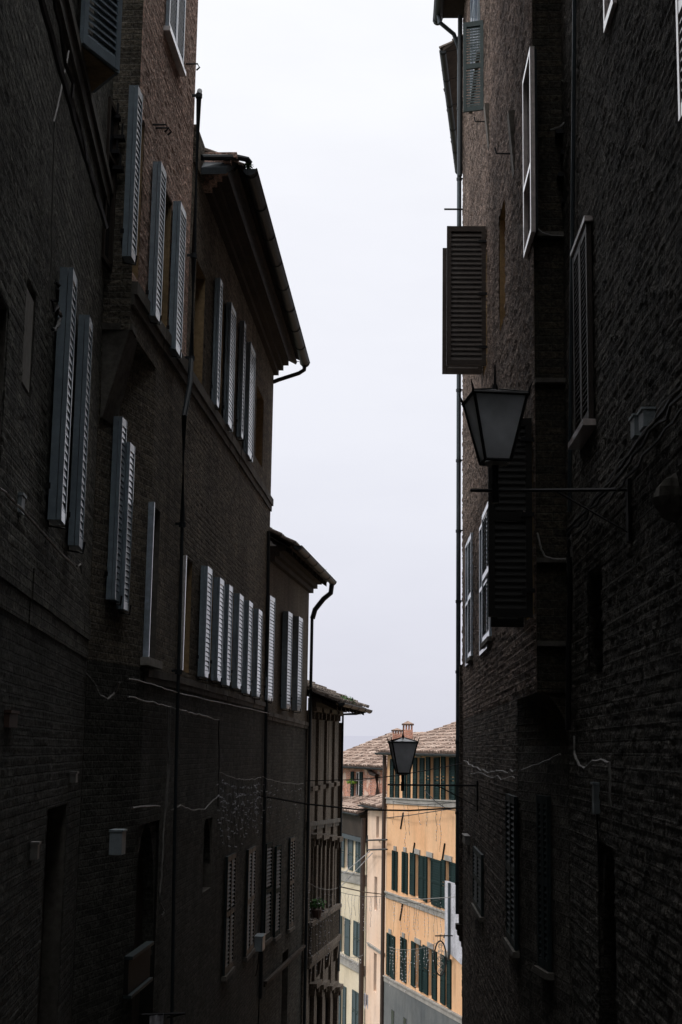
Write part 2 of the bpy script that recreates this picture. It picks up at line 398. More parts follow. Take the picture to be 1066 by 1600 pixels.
from mathutils import noise as mn
def rough(W,par,u0,u1,z0,z1,su,sz,amp,skip,matn,row=.085,bw=.25,name='facing',seed=0):
    rnd=random.Random(seed); tab=[rnd.random() for _ in range(4096)]
    nu=int((u1-u0)/su); nz_=int((z1-z0)/sz); vs=[]; 
    for j in range(nz_+1):
        for i in range(nu+1):
            u_=u0+(u1-u0)*i/nu; z_=z0+(z1-z0)*j/nz_
            zz=z_+.03*mn.noise(V((u_*.8,z_*.8,seed))); r_=math.floor(zz/row); fr=zz/row-r_
            uu=u_+(r_*37%10)*bw*.17; c_=math.floor(uu/bw); fc_=uu/bw-c_
            cell=tab[(r_*131+c_*17)%4096]
            h=amp*(.15+.55*cell+.45*mn.noise(V((u_*9,z_*14,seed+3)))+.25*mn.noise(V((u_*30,z_*30,seed))))
            if fr<.3 or fc_<.12: h*=.25
            if i in (0,nu) or j in (0,nz_): h=0
            vs.append(W.P(u_,z_,.004+max(0,h)))
    fs=[]; uv=[]
    for j in range(nz_):
        for i in range(nu):
            ua=u0+(u1-u0)*i/nu; ub_=u0+(u1-u0)*(i+1)/nu; za_=z0+(z1-z0)*j/nz_; zb_=z0+(z1-z0)*(j+1)/nz_
            if any(ub_>q[0] and ua<q[1] and zb_>q[2] and za_<q[3] for q in skip): continue
            a_=j*(nu+1)+i; fs.append((a_,a_+1,a_+nu+2,a_+nu+1)); uv+=[ua,za_,ub_,za_,ub_,zb_,ua,zb_]
    me=bpy.data.meshes.new(name); me.from_pydata([tuple(v) for v in vs],[],fs); me.materials.append(M[matn]); me.uv_layers.new(name='UVMap'); me.uv_layers[0].data.foreach_set('uv',uv); me.update()
    o=bpy.data.objects.new(name,me); COL.objects.link(o); o.parent=par; return o
GZ=lambda y: -1.62-(.27*max(0,min(y,58)))
# ------------------------------------------------------------------ plan of the street
VP=lambda x:x
N_far=pt(130,14.9); off=1.64
def line_vp(px,d,vp,dnew):   # point on the line through (px,d) heading to the vanishing column vp
    p=pt(px,d); q=pt(vp,1000)-V((0,0,0)); q.normalize(); return p+q*((dnew-d)/q.y)
WN=Wall(line_vp(130,14.9,375,-40),pt(130,14.9),'L')
P_c=pt(176,14.9); P_e=line_vp(176,14.9,652,29.75)
WM=Wall(P_c,P_e,'L')                       # main left plane
uJ=WM.u(282,800)                            # joint between the tall house and the eaved house
P1=WM.P(WM.u(222,1160),0)
WC=Wall(pt(131,14.95),P1,'L')
P4=line_vp(0,0,0,0) if False else None
e3=WM.P(WM.len,0)
def vp_from(p,vp,ynew):
    q=pt(vp,1000).normalized(); return p+q*((ynew-p.y)/q.y)
WL4=Wall(e3+WM.n*.02,vp_from(e3,800,35.75),'L')
WL5=Wall(WL4.P(WL4.len,0)+V((.03,0,0)),vp_from(WL4.P(WL4.len,0),900,40.7),'L')
Rc=pt(890,15.0); WR1=Wall(vp_from(Rc,600,-40),Rc,'R')
Rd=pt(840,15.0); WR2=Wall(Rd,vp_from(Rd,600,29.3),'R')
UC=2.2
WR2b=Wall(pt(888,15.02),WR2.P(UC,0),'R')

# ============================================================ LEFT NEAR HOUSE
H1=thing('brick_house','tall sooty brick house filling the left edge with a long paired blue grey shutter','house')
uN=WN.len
sh1=(105.5,113,418,812); sh2=(132,138,492,852)
r1=WN.rect(*sh1,.12); r2=WN.rect(*sh2,.12)
hN=[]
hN.append((r1[1]-.05,r2[0]-.02,min(r1[2],r2[2])+.05,max(r1[3],r2[3])-.05))
ow=WN.rect(37,52,432,600); hN.append(ow)                       # pale window
ar=WN.rect(-60,10,400,760); 
door=WN.rect(66,97,1266,1560); hN.append((door[0],door[1],GZ(12),door[3]))
bw=WN.rect(-50,8,385,700); hN.append(bw)
b=wall_mesh(WN,0,uN,-8,23,hN); b.build('wall',[M['brickN'],M['trim']],H1)
zN_=WN.z(uN-1,960)
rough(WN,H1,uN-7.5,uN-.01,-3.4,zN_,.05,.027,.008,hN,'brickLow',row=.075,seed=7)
rough(WN,H1,uN-7.5,uN-.01,zN_,8.,.05,.027,.008,hN,'brickN',row=.075,seed=4)
window(WN,H1,hN[0],fm='blue'); window(WN,H1,ow,rev=.12,fm='white'); window(WN,H1,bw,fm='wood')
# roller blind in the pale window
b=MB(); b.obox(WN.P(ow[0]+.01,ow[2]+.03,-.018),WN.t*(ow[1]-ow[0]-.06),WN.n*.02,V((0,0,ow[3]-ow[2]-.1))); b.build('blind',M['greyS'],H1)
# door leaf
def plank_door(W,par,h,matn='wood'):
    b=MB(); a,c,p,q=h[:4]; n=5; o=-.2
    for i in range(n): 
        w=(c-a-.01)/n; b.obox(W.P(a+.005+i*w,p,o),W.t*(w-.008),W.n*.04,V((0,0,q-p-.06)))
    d=b.build('door',M[matn],par); b=MB(); b.tube([W.P(c-.12,p+1.05,o+.04),W.P(c-.12,p+1.05,o+.09)],.03,6); b.build('handle',M['iron'],d)
plank_door(WN,H1,hN[2])
wshut(WN,H1,*sh1,th=.11); wshut(WN,H1,*sh2,th=.10)
course(WN,H1,(0,905),(121,990),h=.42,proud=.035,matn='brickN',u0=0,u1=uN-.05)
# projecting V-shaped louvred shutter near the top
A_=WN.hit(124,68,.05); C_=WN.hit(141,147,.05); zA=A_.z; kB=zA/ray(180,112).z; B_=ray(180,112)*kB
A_.z=C_.z=zA
bay=MB(); k=V((0,0,1)); hh=2.0
bay.face([A_+k*-.012,B_+k*-.012,C_+k*-.012]); bay.face([A_+k*.02,B_+k*.02,C_+k*.02]); 
bo=bay.build('shutter_base',M['ochre'],H1)
d1=(B_-A_); n1=V((d1.y,-d1.x,0)).normalized()
leaf(H1,A_,d1.normalized(),n1,d1.length,hh,.045,'blue','blue',pitch=.075,stile=.06,fold=False,drop=.06)
d2=(C_-B_); n2=V((d2.y,-d2.x,0)).normalized()
leaf(H1,B_,d2.normalized(),n2,d2.length,hh,.045,'blue','blue',pitch=.075,fold=False)
# cornice band at upper left with dark underside
c1=WN.path([(60,-40),(168,338)],.0)
b=MB(); ua=WN.u(60,-40); ub=uN-.02; za=WN.z(ub,338-8)
b.obox(WN.P(0,za,-.01),WN.t*(ub),WN.n*.05,V((0,0,.16))); b.obox(WN.P(0,za+.162,-.01),WN.t*(ub),WN.n*.08,V((0,0,.09)))
b.build('cornice',M['trim'],H1)
# ============================================================ LEFT TALL HOUSE
H2=thing('brick_house','tall rosy brick house left of the alley, jettied on a corbel beside a drainpipe','house')
zJ=WM.z(0.02,516)
S5=(211,217,133,400); S6=(248,256.5,252,493); S7=(279,288,314,545)
hole=[]
def between(W,a,b_,off=.12,pad=.02):
    r1=W.rect(*a,off); r2=W.rect(*b_,off)
    return (r1[1]-.03,r2[0]+.0,min(r1[2],r2[2])+.04,max(r1[3],r2[3])-.04)
up=[]
up.append(between(WM,S6,S7))
r5=WM.rect(*S5,.12); up.append((r5[1]+.0,r5[1]+.75,r5[2]+.05,r5[3]-.03))
top=WM.rect(267,288,-130,60,0); up=[h for h in up if h[1]<uJ-.02 or True]
zCo=WM.z(WM.u(205,462),462)
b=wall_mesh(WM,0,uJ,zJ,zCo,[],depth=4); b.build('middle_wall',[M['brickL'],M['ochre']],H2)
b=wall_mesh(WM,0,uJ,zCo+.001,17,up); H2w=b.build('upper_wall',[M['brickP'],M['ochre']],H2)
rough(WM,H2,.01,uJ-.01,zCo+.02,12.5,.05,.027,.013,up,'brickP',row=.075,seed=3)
for h in up: window(WM,H2,h,fm='wood')
for s_ in (S5,S6,S7): wshut(WM,H2,*s_,th=.10)
# closed pair at the top
tu0=WM.u(264,0,.05); tu1=WM.u(288,40,.05); tz0=WM.z(tu0,42,.05)
w_=(tu1-tu0)/2
for i in range(2): leaf(H2,WM.P(tu0+i*w_,tz0,.02),WM.t,WM.n,w_-.01,2.1,.045,'blue','slat',fold=False)
b=MB(); b.obox(WM.P(tu0-.05,tz0-.07,0),WM.t*(2*w_+.1),WM.n*.09,V((0,0,.06))); b.build('sill',M['white'],H2)
# lower wall: chamfer + main plane
uP=WM.u(222,1160)
sC3=(185,188,650,936); sC4=(198,203,690,951)
r3=WC.rect(*sC3,.12); r4=WC.rect(*sC4,.12)
hc=[(r4[1]-.02,WC.len-.02,r4[2]+.05,r4[3]-.05)] if r4[1]<WC.len-.1 else []
dl=WC.rect(122,137,1306,1560); 
b=wall_mesh(WC,0,WC.len,.9,zJ-.003,[],depth=5); b.build('lower_wall',[M['brickL'],M['trim']],H2)
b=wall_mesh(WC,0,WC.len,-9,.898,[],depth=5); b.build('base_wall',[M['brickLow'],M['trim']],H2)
w1=WM.rect(229,247,784,1027); w1=(w1[0],w1[1],w1[2],w1[3])
w2=WM.rect(283,298,868,1047)
arch=WM.rect(209,243,1290,1640); dr=WM.rect(274,288,1281,1500)
lowh=[w1,(arch[0],arch[1],-7.5,arch[3]),dr]
zs2=WM.z(WM.u(240,1058),1058)-.05
b=wall_mesh(WM,uP,uJ,zs2,zJ+.002,[w1],depth=6); b.build('lower_wall',[M['brickL'],M['trim']],H2)
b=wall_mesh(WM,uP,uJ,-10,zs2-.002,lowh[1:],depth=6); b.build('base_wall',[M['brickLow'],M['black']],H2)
window(WM,H2,w1,rev=.2,fm='blue',sill='greyS'); window(WM,H2,dr,fm='wood')
plank_door(WM,H2,lowh[1])
for (w_,pr,x_) in ((w1,.07,.0),(w1,.05,.09)):
    b=MB(); b.obox(WM.P(w_[0]+x_,w_[2],-.01),WM.t*.035,WM.n*pr,k*(w_[3]-w_[2])); b.build('casing',M['slat'],H2)
# pointed arch head over the doorway
def arch_head(W,par,h,rise=.5,matn='brickL'):
    a,c,p,q=h[:4]; b=MB(); n=10; mid=(a+c)/2; w=(c-a)/2
    for sgn in (-1,1):
        pts=[]
        for i in range(n+1):
            t=i/n*math.pi/2; pts.append((mid+sgn*w*math.cos(t), q-rise*2+rise*2*math.sin(t)))
        cor=(mid+sgn*w, q)
        for i in range(n): b.face([W.P(*cor,-.03),W.P(*pts[i],-.03),W.P(*pts[i+1],-.03)],0)
        for i in range(n): b.face([W.P(*pts[i],-.03),W.P(*pts[i+1],-.03),W.P(*pts[i+1],-.27),W.P(*pts[i],-.27)],0)
    b.build('arch_head',M[matn],par)
arch_head(WM,H2,lowh[1],.8,'brickLow')
wshut(WC,H2,*sC3,th=.10,minw=.26,T=WM); wshut(WC,H2,*sC4,th=.09,minw=.28,T=WM)
b=MB(); b.obox(P_c+V((.0,-.006,zJ)),-WM.n*.45,WM.t*.004,k*(17-zJ)); b.build('return_face',M['brickL'],H2)
# corbel
b=MB(); zc=WM.z(0.02,652)
pC=WC.P(0.0,0,.002); 
q=[pC+V((0,-.01,0)),P_c+V((0,-.01,0)),WM.P(.45,0,0),WC.P(.45,0,0)]
b.hexa([pC+V((.02,-.01,zc)),pC+V((.04,-.01,zc)),WC.P(.47,zc,0),WC.P(.45,zc,0)]+[x+V((0,0,zJ)) for x in q]); b.build('corbel',M['trim'],H2)
b=MB(); b.obox(pC+V((-.02,-.05,zJ)),V((P_c.x-pC.x+.05,0,0)),V((0,.3,0)),V((0,0,.07))); b.build('corbel_cap',M['trim'],H2)
course(WM,H2,(207,462),(300,607),h=.26,proud=.07,u0=.0,u1=uJ)
course(WM,H2,(205,1052),(270,1065),h=.16,proud=.05,u0=uP,u1=uJ)
# iron shutter brackets on the return face
for (x,y) in ((177,190),(184,222),(176,245),(181,270)):
    p=atd(x+4,y,14.86); b=MB(); b.obox(p+V((-.06,-.1,0)),V((.12,0,0)),V((0,.11,0)),V((0,0,.045))); b.obox(p+V((.02,-.08,.045)),V((.02,0,0)),V((0,.03,0)),V((0,0,.14))); b.build('bracket',M['iron'],H2)
for (x,y) in ((290,100),(238,195),(243,200)):
    p=WM.hit(x,y); b=MB(); b.tube([p,p+WM.n*.16,p+WM.n*.19-k*.05,p+WM.n*.15-k*.09],.012,5); b.build('hook',M['iron'],H2)
# drainpipe down the joint
b=MB(); pp=[WM.hit(312,142,.06),WM.hit(311,150,.10),WM.hit(303,400,.10),WM.hit(299,560,.10),WM.hit(297,600,.14),WM.hit(288,650,.12),WM.hit(285,820,.09),WM.hit(279,1050,.09),WM.hit(273,1300,.09),WM.hit(268,1640,.09)]
b.tube(pp[:7],.036,8); b.tube(pp[6:],.022,8)
for i in (1,2,3,6,7): 
    q=pp[i]; b.tube([q-k*.03,q+k*.03],.046,8); b.obox(q-WM.n*.1,WM.n*.06,WM.t*.03,k*.03)
b.build('drainpipe',M['gut'],H2)

# ============================================================ LEFT EAVED HOUSE
H3=thing('brick_house','mid left brick house under a deep dark eave with six pale shutter leaves','house')
S8=(342,346,434,632); S9=(359.5,367,472,662); S10=(380,381,501,682); S11=(390,398,534,709)
lows=[(322.5,330,884,1057),(342,349,902,1063),(356.5,362.5,913,1070),(373,379.5,927,1075),(388,394,938,1083),(403,409,951,1088)]
zt3=WM.z(WM.len,583)
h3=[between(WM,S8,S9),(WM.u(384,600),WM.rect(*S11,.12)[0],)+WM.rect(384,386,515,690)[2:]]
ho=WM.rect(304,319,405,590); h3.append((max(uJ+.15,ho[0]),ho[1],ho[2],ho[3]))
he=WM.rect(400,411,602,712); h3.append((max(he[0],WM.rect(*S11,.12)[1]+.25),)+he[1:])
h3.append((max(w2[0],uJ+.05),w2[1],w2[2],w2[3]))
for i in (0,2,4): 
    a=WM.rect(*lows[i],.1); c=WM.rect(*lows[i+1],.1); h3.append((a[1]-.02,c[0]+.01,c[2]+.02,c[3]-.05))
ha=WM.rect(318,331,1281,1395); h3.append(ha)
h3=[h for h in h3 if h[1]-h[0]>.08]
zsp=WM.z(WM.u(272,1066),1066)-.05
def part_holes(hs,z0,z1): return [h for h in hs if h[3]>z0+.02 and h[2]<z1-.02]
b=wall_mesh(WM,uJ,WM.len,zsp,zt3,part_holes(h3,zsp,zt3)); b.build('wall',[M['brickL'],M['ochre']],H3)
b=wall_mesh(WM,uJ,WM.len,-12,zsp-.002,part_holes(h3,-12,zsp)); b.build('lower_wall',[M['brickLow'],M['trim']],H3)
rough(WM,H3,uJ+.01,WM.len-.01,zsp+.15,zt3-.02,.08,.027,.010,h3,'brickL',row=.075,seed=5)
for h in h3: window(WM,H3,h,fm='wood',fw=.05)
arch_head(WM,H3,ha,.35,'brickLow')
b=MB(); # white outer frame of the tall narrow window beside the pipe
b.obox(WM.P(max(w2[0],uJ+.05)-.01,w2[2],0),WM.t*.04,WM.n*.05,V((0,0,w2[3]-w2[2]))); b.build('window_trim',M['white'],H3)
for s_ in (S8,S9,S10,S11): wshut(WM,H3,*s_,th=.085)
for i_,s_ in enumerate(lows): wshut(WM,H3,*s_,th=.10,sm='slat' if i_ in (1,5) else 'slatD')
course(WM,H3,(300,607),(424,793),h=.26,proud=.07,u0=uJ,u1=WM.len)
course(WM,H3,(272,1066),(418,1106),h=.16,proud=.05,u0=uJ,u1=WM.len)
# shutters low on the wall, closed in pairs
def closed_pair(W,par,x0,x1,yt,yb,fm='dim',sm='dim',off=.012,pitch=.07,n=2,jm=1):
    a,c,p,q=W.rect(x0,x1,yt,yb,off+.04); w=(c-a)/n
    for i in range(n): leaf(par,W.P(a+i*w+.004,p,off),W.t,W.n,w-.008,q-p,.042,fm,sm,pitch=pitch,fold=False)
    b=MB(); b.obox(W.P(a-.05,p-.08,0),W.t*(c-a+.1),W.n*.08,V((0,0,.07))); b.build('sill',M['trim'],par)
closed_pair(WM,H3,354,367,1339,1525,'dim','tealD'); closed_pair(WM,H3,387,398.5,1328,1495,'dim','tealD')
# eave
def eave(W,par,u0,u1,zg,over,rise,zw,tilem='tileD',rafters=True,tz=.10,to=.03,gr=.075):
    """eave with stepped cornice; zg gutter height, over overhang, zw wall head"""
    b=MB(); L=u1-u0
    for i,(o0,zz) in enumerate(((.10,zw-.02),(.20,zw+.09),(.31,zw+.20))):
        b.obox(W.P(u0,zz,-.01-.0*i),W.t*L,W.n*(o0+.01),V((0,0,.108)))
    b.build('cornice',M['wood'],par)
    b=MB()   # soffit boards
    z_in=zg+rise
    b.hexa([W.P(u0,z_in-.02,-.1),W.P(u1,z_in-.02,-.1),W.P(u1,zg+.02,over-.02),W.P(u0,zg+.02,over-.02),
            W.P(u0,z_in+.03,-.1),W.P(u1,z_in+.03,-.1),W.P(u1,zg+.06,over-.02),W.P(u0,zg+.06,over-.02)]); b.build('soffit',M['wood'],par)
    n=int(L/.6)
    for i in range(n if rafters else 0):
        x=u0+.15+(L-.3)*i/(n-1); b=MB()
        sl=(W.P(0,zg-.0,over-.08)-W.P(0,z_in,-.1)); b.obox(W.P(x,z_in-.14,-.1),W.t*.08,sl,V((0,0,.115))); b.build('rafter',M['wood'],par)
    # end wall of masonry under the roof
    slope=(W.P(0,z_in,-.1)-W.P(0,zg,over)).normalized()
    tiled(par,W.P(u0-.1,zg+tz,over+to),W.t,slope,L+.2,3.0,tilem)
    gutter(par,W.P(u0-.05,zg+.03,over+.06),W.P(u1+.08,zg+.0,over+.06),W.n,gr)
ov3=.60; uG=WM.len; uE=uJ+1.1
zg3=WM.z(WM.len,562,ov3)-.02
eave(WM,H3,uE,WM.len+.12,zg3,ov3,.36,zt3,rafters=False,tz=.05,to=-.1,gr=.10)
b=MB(); b.obox(WM.P(uJ+.05,zt3-.3,-8),WM.t*(WM.len-uJ-.1),WM.n*7.7,k*.55); b.build('attic_wall',M['brickL'],H3)
pe=WM.P(WM.len+.05,0,0)
b=MB(); z0=zg3-.06
b.tube([WM.P(WM.len+.1,z0,ov3+.06),WM.P(WM.len+.1,z0-.12,ov3+.05),WM.P(WM.len+.08,z0-.2,ov3-.06),WM.P(WM.len+.04,z0-.36,.10),WM.P(WM.len-.02,z0-.42,.0)],.045,8); b.build('drainpipe',M['gut'],H3)
# pipe and flashing over the stepped brick end of the eave
b=MB(); g0=WM.P(uE-.02,zg3+.12,ov3+.06)
p1=WM.hit(315,246,.05); b.tube([p1,p1.lerp(g0,.75)+k*.07,p1.lerp(g0,.93)+k*.06,g0],.045,8); b.build('ridge_pipe',M['gut'],H3)
b=MB()
for i,(o,u_) in enumerate(((.50,.0),(.42,.0),(.34,.0),(.26,.0),(.19,.0),(.12,.0))):
    zz=zg3+.10-i*.085; b.obox(WM.P(uE-.30,zz,0),WM.t*.28,WM.n*o,k*.078)
b.build('brick_corbel',M['brickP'],H3)
b=MB(); b.obox(WM.P(uJ+.03,zt3-.02,-.3),WM.t*(uE-uJ-.35),WM.n*.34,k*.55); b.build('wall_head',M['brickL'],H3)
b=MB(); fl=[p1-k*.25,WM.P(uE-.02,zg3+.12,0),WM.P(uE-.02,zg3+.10,.5),p1.lerp(g0,.5)-k*.2]; b.hexa(fl+[q+k*.1 for q in fl]); b.build('flashing',M['pipe'],H3)
# windows are placed under a corner pipe
b=MB(); b.tube([WM.hit(420,830,.05),WM.hit(418,1000,.05),WM.hit(413,1300,.05),WM.hit(407,1560,.05)],.035,6); b.build('drainpipe',M['gut'],H3)

# ============================================================ LEFT FOURTH HOUSE
H4=thing('plastered_house','narrow dark plastered house with a drooping gutter elbow behind the six shutter leaves','house')
l7=(420.5,428.5,930,1094); l8=(449.5,456,955,1107); l9=(466,472.5,963,1110)
zt4=WL4.z(WL4.len,925)
a=WL4.rect(*l8,.1); c=WL4.rect(*l9,.1); h4=[(a[1]-.02,c[0],c[2],c[3])]
h4.append(WL4.rect(440,449,1490,1640))
zs4=WL4.z(.5,1121)
b=wall_mesh(WL4,0,WL4.len,zs4,zt4,part_holes(h4,zs4,zt4)); b.build('wall',[M['render'],M['ochre']],H4)
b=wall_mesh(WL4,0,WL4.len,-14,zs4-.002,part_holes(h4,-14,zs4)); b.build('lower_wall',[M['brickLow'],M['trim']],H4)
for h in h4: window(WL4,H4,h,fm='wood')
wshut(WL4,H4,*l7,th=.06,minw=.2); wshut(WL4,H4,*l8,th=.13,sm='slatD'); wshut(WL4,H4,*l9,th=.13,sm='slatD')
course(WL4,H4,(420,1119),(475,1134),h=.16,proud=.06,u0=0,u1=WL4.len)
closed_pair(WL4,H4,415.5,425,1319,1471,'teal','dim',pitch=.08,n=1); closed_pair(WL4,H4,431,439,1323,1465,'teal','dim',pitch=.08,n=1); closed_pair(WL4,H4,453,460.5,1310,1452,'dim','tealD',pitch=.08)
ov4=.52; zg4=WL4.z(WL4.len,908,ov4)
eave(WL4,H4,0.02,WL4.len+.1,zg4,ov4,.35,zt4,tz=.06,to=-.05,gr=.09)
b=MB(); b.tube([WL4.P(WL4.len,zg4-.03,ov4+.06),WL4.P(WL4.len,zg4-.3,ov4+.03),WL4.P(WL4.len,zg4-.45,ov4-.15),WL4.P(WL4.len,zg4-.72,.16),WL4.P(WL4.len-.02,zg4-.95,.1)],.065,8); b.tube([WL4.P(WL4.len-.02,zg4-.93,.09),WL4.P(WL4.len-.02,-14,.09)],.04,8); b.build('drainpipe',M['gut'],H4)
# jagged shop canopy low on the wall
b=MB(); pa=WL4.hit(412,1532,.05); pb=WL4.hit(473,1480,.05); L=(pb-pa).length
b.obox(V((pa.x,pa.y,min(pa.z,pb.z))),WL4.t*L,WL4.n*.07,k*.06); b.obox(V((pa.x,pa.y,min(pa.z,pb.z)-.05)),WL4.t*L,WL4.n*.04,k*.049)
b.build('ledge',M['wood'],H4)

# ============================================================ LEFT STONE HOUSE
H5=thing('stone_house','brownish stone town house with hooded windows and balcony, farthest on the left side','house')
zt5=WL5.z(WL5.len,1118)
cols=[(483,489),(494.5,501),(508,514),(520,523.5)]
h5=[]
for (x0,x1) in cols:
    for (yt,yb) in ((1113,1228),(1312,1436),(1545,1680)):
        f=(x0-483)/42.; 
        h5.append(WL5.rect(x0,x1,yt+f*5,yb-(8*f if yb<1300 else 22*f)))
b=wall_mesh(WL5,0,WL5.len,-16,zt5,h5,rev=.22); b.build('wall',[M['stonePale'],M['stonePale']],H5)
for i,h in enumerate(h5):
    a_,c_,p_,q_=h; w=(c_-a_)
    window(WL5,H5,h,rev=.2,fm='rust',cross=False)
    if i%3!=2: leaf(H5,WL5.P(a_+.03,p_+.02,-.1),WL5.t,WL5.n,w*.5-.03,q_-p_-.04,.04,'rust','rust',pitch=.09,fold=False)
    b=MB(); b.obox(WL5.P(a_-.12,q_+.02,0),WL5.t*(w+.24),WL5.n*.2,k*.12); b.obox(WL5.P(a_-.06,q_-.16,0),WL5.t*.08,WL5.n*.14,k*.17); b.obox(WL5.P(c_-.02,q_-.16,0),WL5.t*.08,WL5.n*.14,k*.17); b.build('window_hood',M['stonePale'],H5)
    b=MB(); b.obox(WL5.P(a_-.1,p_-.12,0),WL5.t*(w+.2),WL5.n*.14,k*.11); b.build('sill',M['stonePale'],H5)
for i in range(5):   # pilaster strips
    x=[479.5,491.5,504.5,517,527.5][i]; u_=WL5.u(x,1370); b=MB(); b.obox(WL5.P(u_-.12,-8.2,0),WL5.t*.24,WL5.n*.07,k*(zt5+8.0)); b.build('pilaster',M['stonePale'],H5)
# stone balcony
zb0=WL5.z(WL5.len/2,1485,.4); b=MB()
b.obox(WL5.P(.1,zb0,.0),WL5.t*(WL5.len-.4),WL5.n*.2,k*.14); b.obox(WL5.P(.1,zb0-.14,.0),WL5.t*(WL5.len-.45),WL5.n*.14,k*.138)
slab=b.build('balcony',M['stonePale'],H5)
b=MB(); b.obox(WL5.P(.1,zb0+.85,.06),WL5.t*(WL5.len-.4),WL5.n*.13,k*.1); 
n=int(WL5.len/.22)-2
for i in range(n): b.tube([WL5.P(.2+i*.22,zb0+.14,.125),WL5.P(.2+i*.22,zb0+.35,.125),WL5.P(.2+i*.22,zb0+.5,.125),WL5.P(.2+i*.22,zb0+.86,.125)],.045,6)
b.build('balustrade',M['stonePale'],slab)
for i in range(4):
    b=MB(); x=.4+i*(WL5.len-.8)/3; b.hexa([WL5.P(x,zb0-.6,0),WL5.P(x+.16,zb0-.6,0),WL5.P(x+.16,zb0-.5,.1),WL5.P(x,zb0-.5,.1),WL5.P(x,zb0-.14,0),WL5.P(x+.16,zb0-.14,0),WL5.P(x+.16,zb0-.14,.13),WL5.P(x,zb0-.14,.13)]); b.build('console',M['stonePale'],H5)
course(WL5,H5,(484,1290),(529,1284),h=.2,proud=.08,u0=0,u1=WL5.len)
ov5=.78; zg5=WL5.z(WL5.len,1110,ov5)
eave(WL5,H5,0.02,WL5.len+.1,zg5,ov5,.36,zt5,tz=.07,to=-.03)
b=MB(); b.tube([WL5.P(WL5.len,zg5-.03,ov5-.02),WL5.P(WL5.len,zg5-.1,ov5-.3),WL5.P(WL5.len,zg5-.12,.1),WL5.P(WL5.len,-6,.08)],.04,6); b.build('drainpipe',M['gut'],H5)

# little plants
def plant(name,label,c,r,n,matn,leafs=.05,up=.6):
    b=MB()
    for i in range(n):
        d=V((random.gauss(0,1),random.gauss(0,1),abs(random.gauss(0,up)))); d=d.normalized()*r*random.random()**.5
        p=c+d; a=V((random.gauss(0,1),random.gauss(0,1),random.gauss(0,1))).normalized(); e=a.cross(V((0,0,1))+a*.1).normalized()
        s_=leafs*random.uniform(.6,1.4); b.face([p-a*s_,p+e*s_*.5,p+a*s_,p-e*s_*.5],0)
    for i in range(6): b.tube([c-k*.05,c+V((random.uniform(-r,r)*.6,random.uniform(-r,r)*.6,r*.7))],.006,4)
    o=b.build(name,M[matn]); tag(o,label,'plant'); return o
plant('weed_tuft','green weed tuft growing on the edge of the lowest tiled eave',WL5.P(WL5.len*.4,zg5+.10,ov5-.15),.26,330,'green',.04,.35)
plant('weed_tuft','small dark weed clump on the narrow roof gutter above the elbow pipe',WL4.P(WL4.len*.75,zg4+.08,ov4),.09,50,'green',.03)
plant('weed_tuft','sparse moss tuft in the gutter end of the deep upper eave',WM.P(uE+.0,zg3+.07,ov3+.03),.08,90,'green',.025)
pot=thing('flower_pot','dark potted plant sitting on the stone balcony','plant')
b=MB(); c=WL5.P(1.1,zb0+.95,.125); b.tube([c,c+k*.2],.09,10,r2=.13); b.build('pot',M['boxR'],pot)
pl=plant('leaves','x',c+k*.28,.25,160,'green'); pl.parent=pot
for q in ('label','category'): del pl[q]

# ============================================================ RIGHT NEAR HOUSE
K1=thing('stone_house','blackened rough stone house filling right edge, one louvred shutter pair','house')
u1=WR1.len
cw=WR1.rect(930,907,360,690)
hr=[]
aw=(WR1.rect(963,938,1328,1640)); aw=(aw[0],aw[1],-7,aw[3]); hr.append(aw)
nich=WR1.rect(943,921,882,1050); hr.append(nich)
b=wall_mesh(WR1,0,u1,-8,18,hr); b.build('wall',[M['stoneN'],M['stoneN']],K1)
rough(WR1,K1,u1-7.5,u1-.01,-3.5,8.6,.045,.03,.022,hr+[(cw[0]-.03,cw[1]+.03,WR1.z(cw[1],690,.06)-.07,WR1.z(cw[1],402,.06)+.05)],'stoneN',seed=1)
plank_door(WR1,K1,aw); window(WR1,K1,nich,fm='wood'); arch_head(WR1,K1,aw,.5,'stoneN')
# closed pair with pale top rail, slightly opened at the bottom
za_=WR1.z(cw[1],690,.06); zb_=WR1.z(cw[1],402,.06); ww=(cw[1]-cw[0])/2
for i in range(2): leaf(K1,WR1.P(cw[0]+i*ww+.006,za_,.02),WR1.t,WR1.n,ww-.012,zb_-za_,.05,'brown','brown',pitch=.06,fold=False,mids=())
b=MB(); b.obox(WR1.P(cw[0]-.03,zb_+.002,0),WR1.t*(2*ww+.06),WR1.n*.09,k*.05); b.build('lintel',M['pinkw'],K1); b=MB(); b.obox(WR1.P(cw[0]-.05,za_-.07,0),WR1.t*(2*ww+.1),WR1.n*.13,k*.06); b.build('sill',M['pinkw'],K1)
# window corners at the top edge
w3=WR1.rect(956,941,-190,18,.05)
b=MB(); b.obox(WR1.P(w3[0],WR1.z(w3[0],5,.03),0),WR1.t*(w3[1]-w3[0]),WR1.n*.05,k*.08); b.obox(WR1.P(w3[1]-.06,WR1.z(w3[0],5,.03)+.08,0),WR1.t*.06,WR1.n*.05,k*1.7); b.build('window_frame',M['pinkw'],K1)
b=MB(); b.obox(WR1.P(w3[0]+.02,WR1.z(w3[0],5,.03)+.1,-.0),WR1.t*(w3[1]-w3[0]-.1),WR1.n*.02,k*1.6); b.build('pane',M['glass'],K1)
ux=WR1.u(1066,120,.05)-.02; leaf(K1,WR1.P(ux-.36,WR1.z(ux,190,.05),.035),WR1.t,WR1.n,.36,1.5,.05,'pinkw','slat',pitch=.074,drop=.046,fold=False)
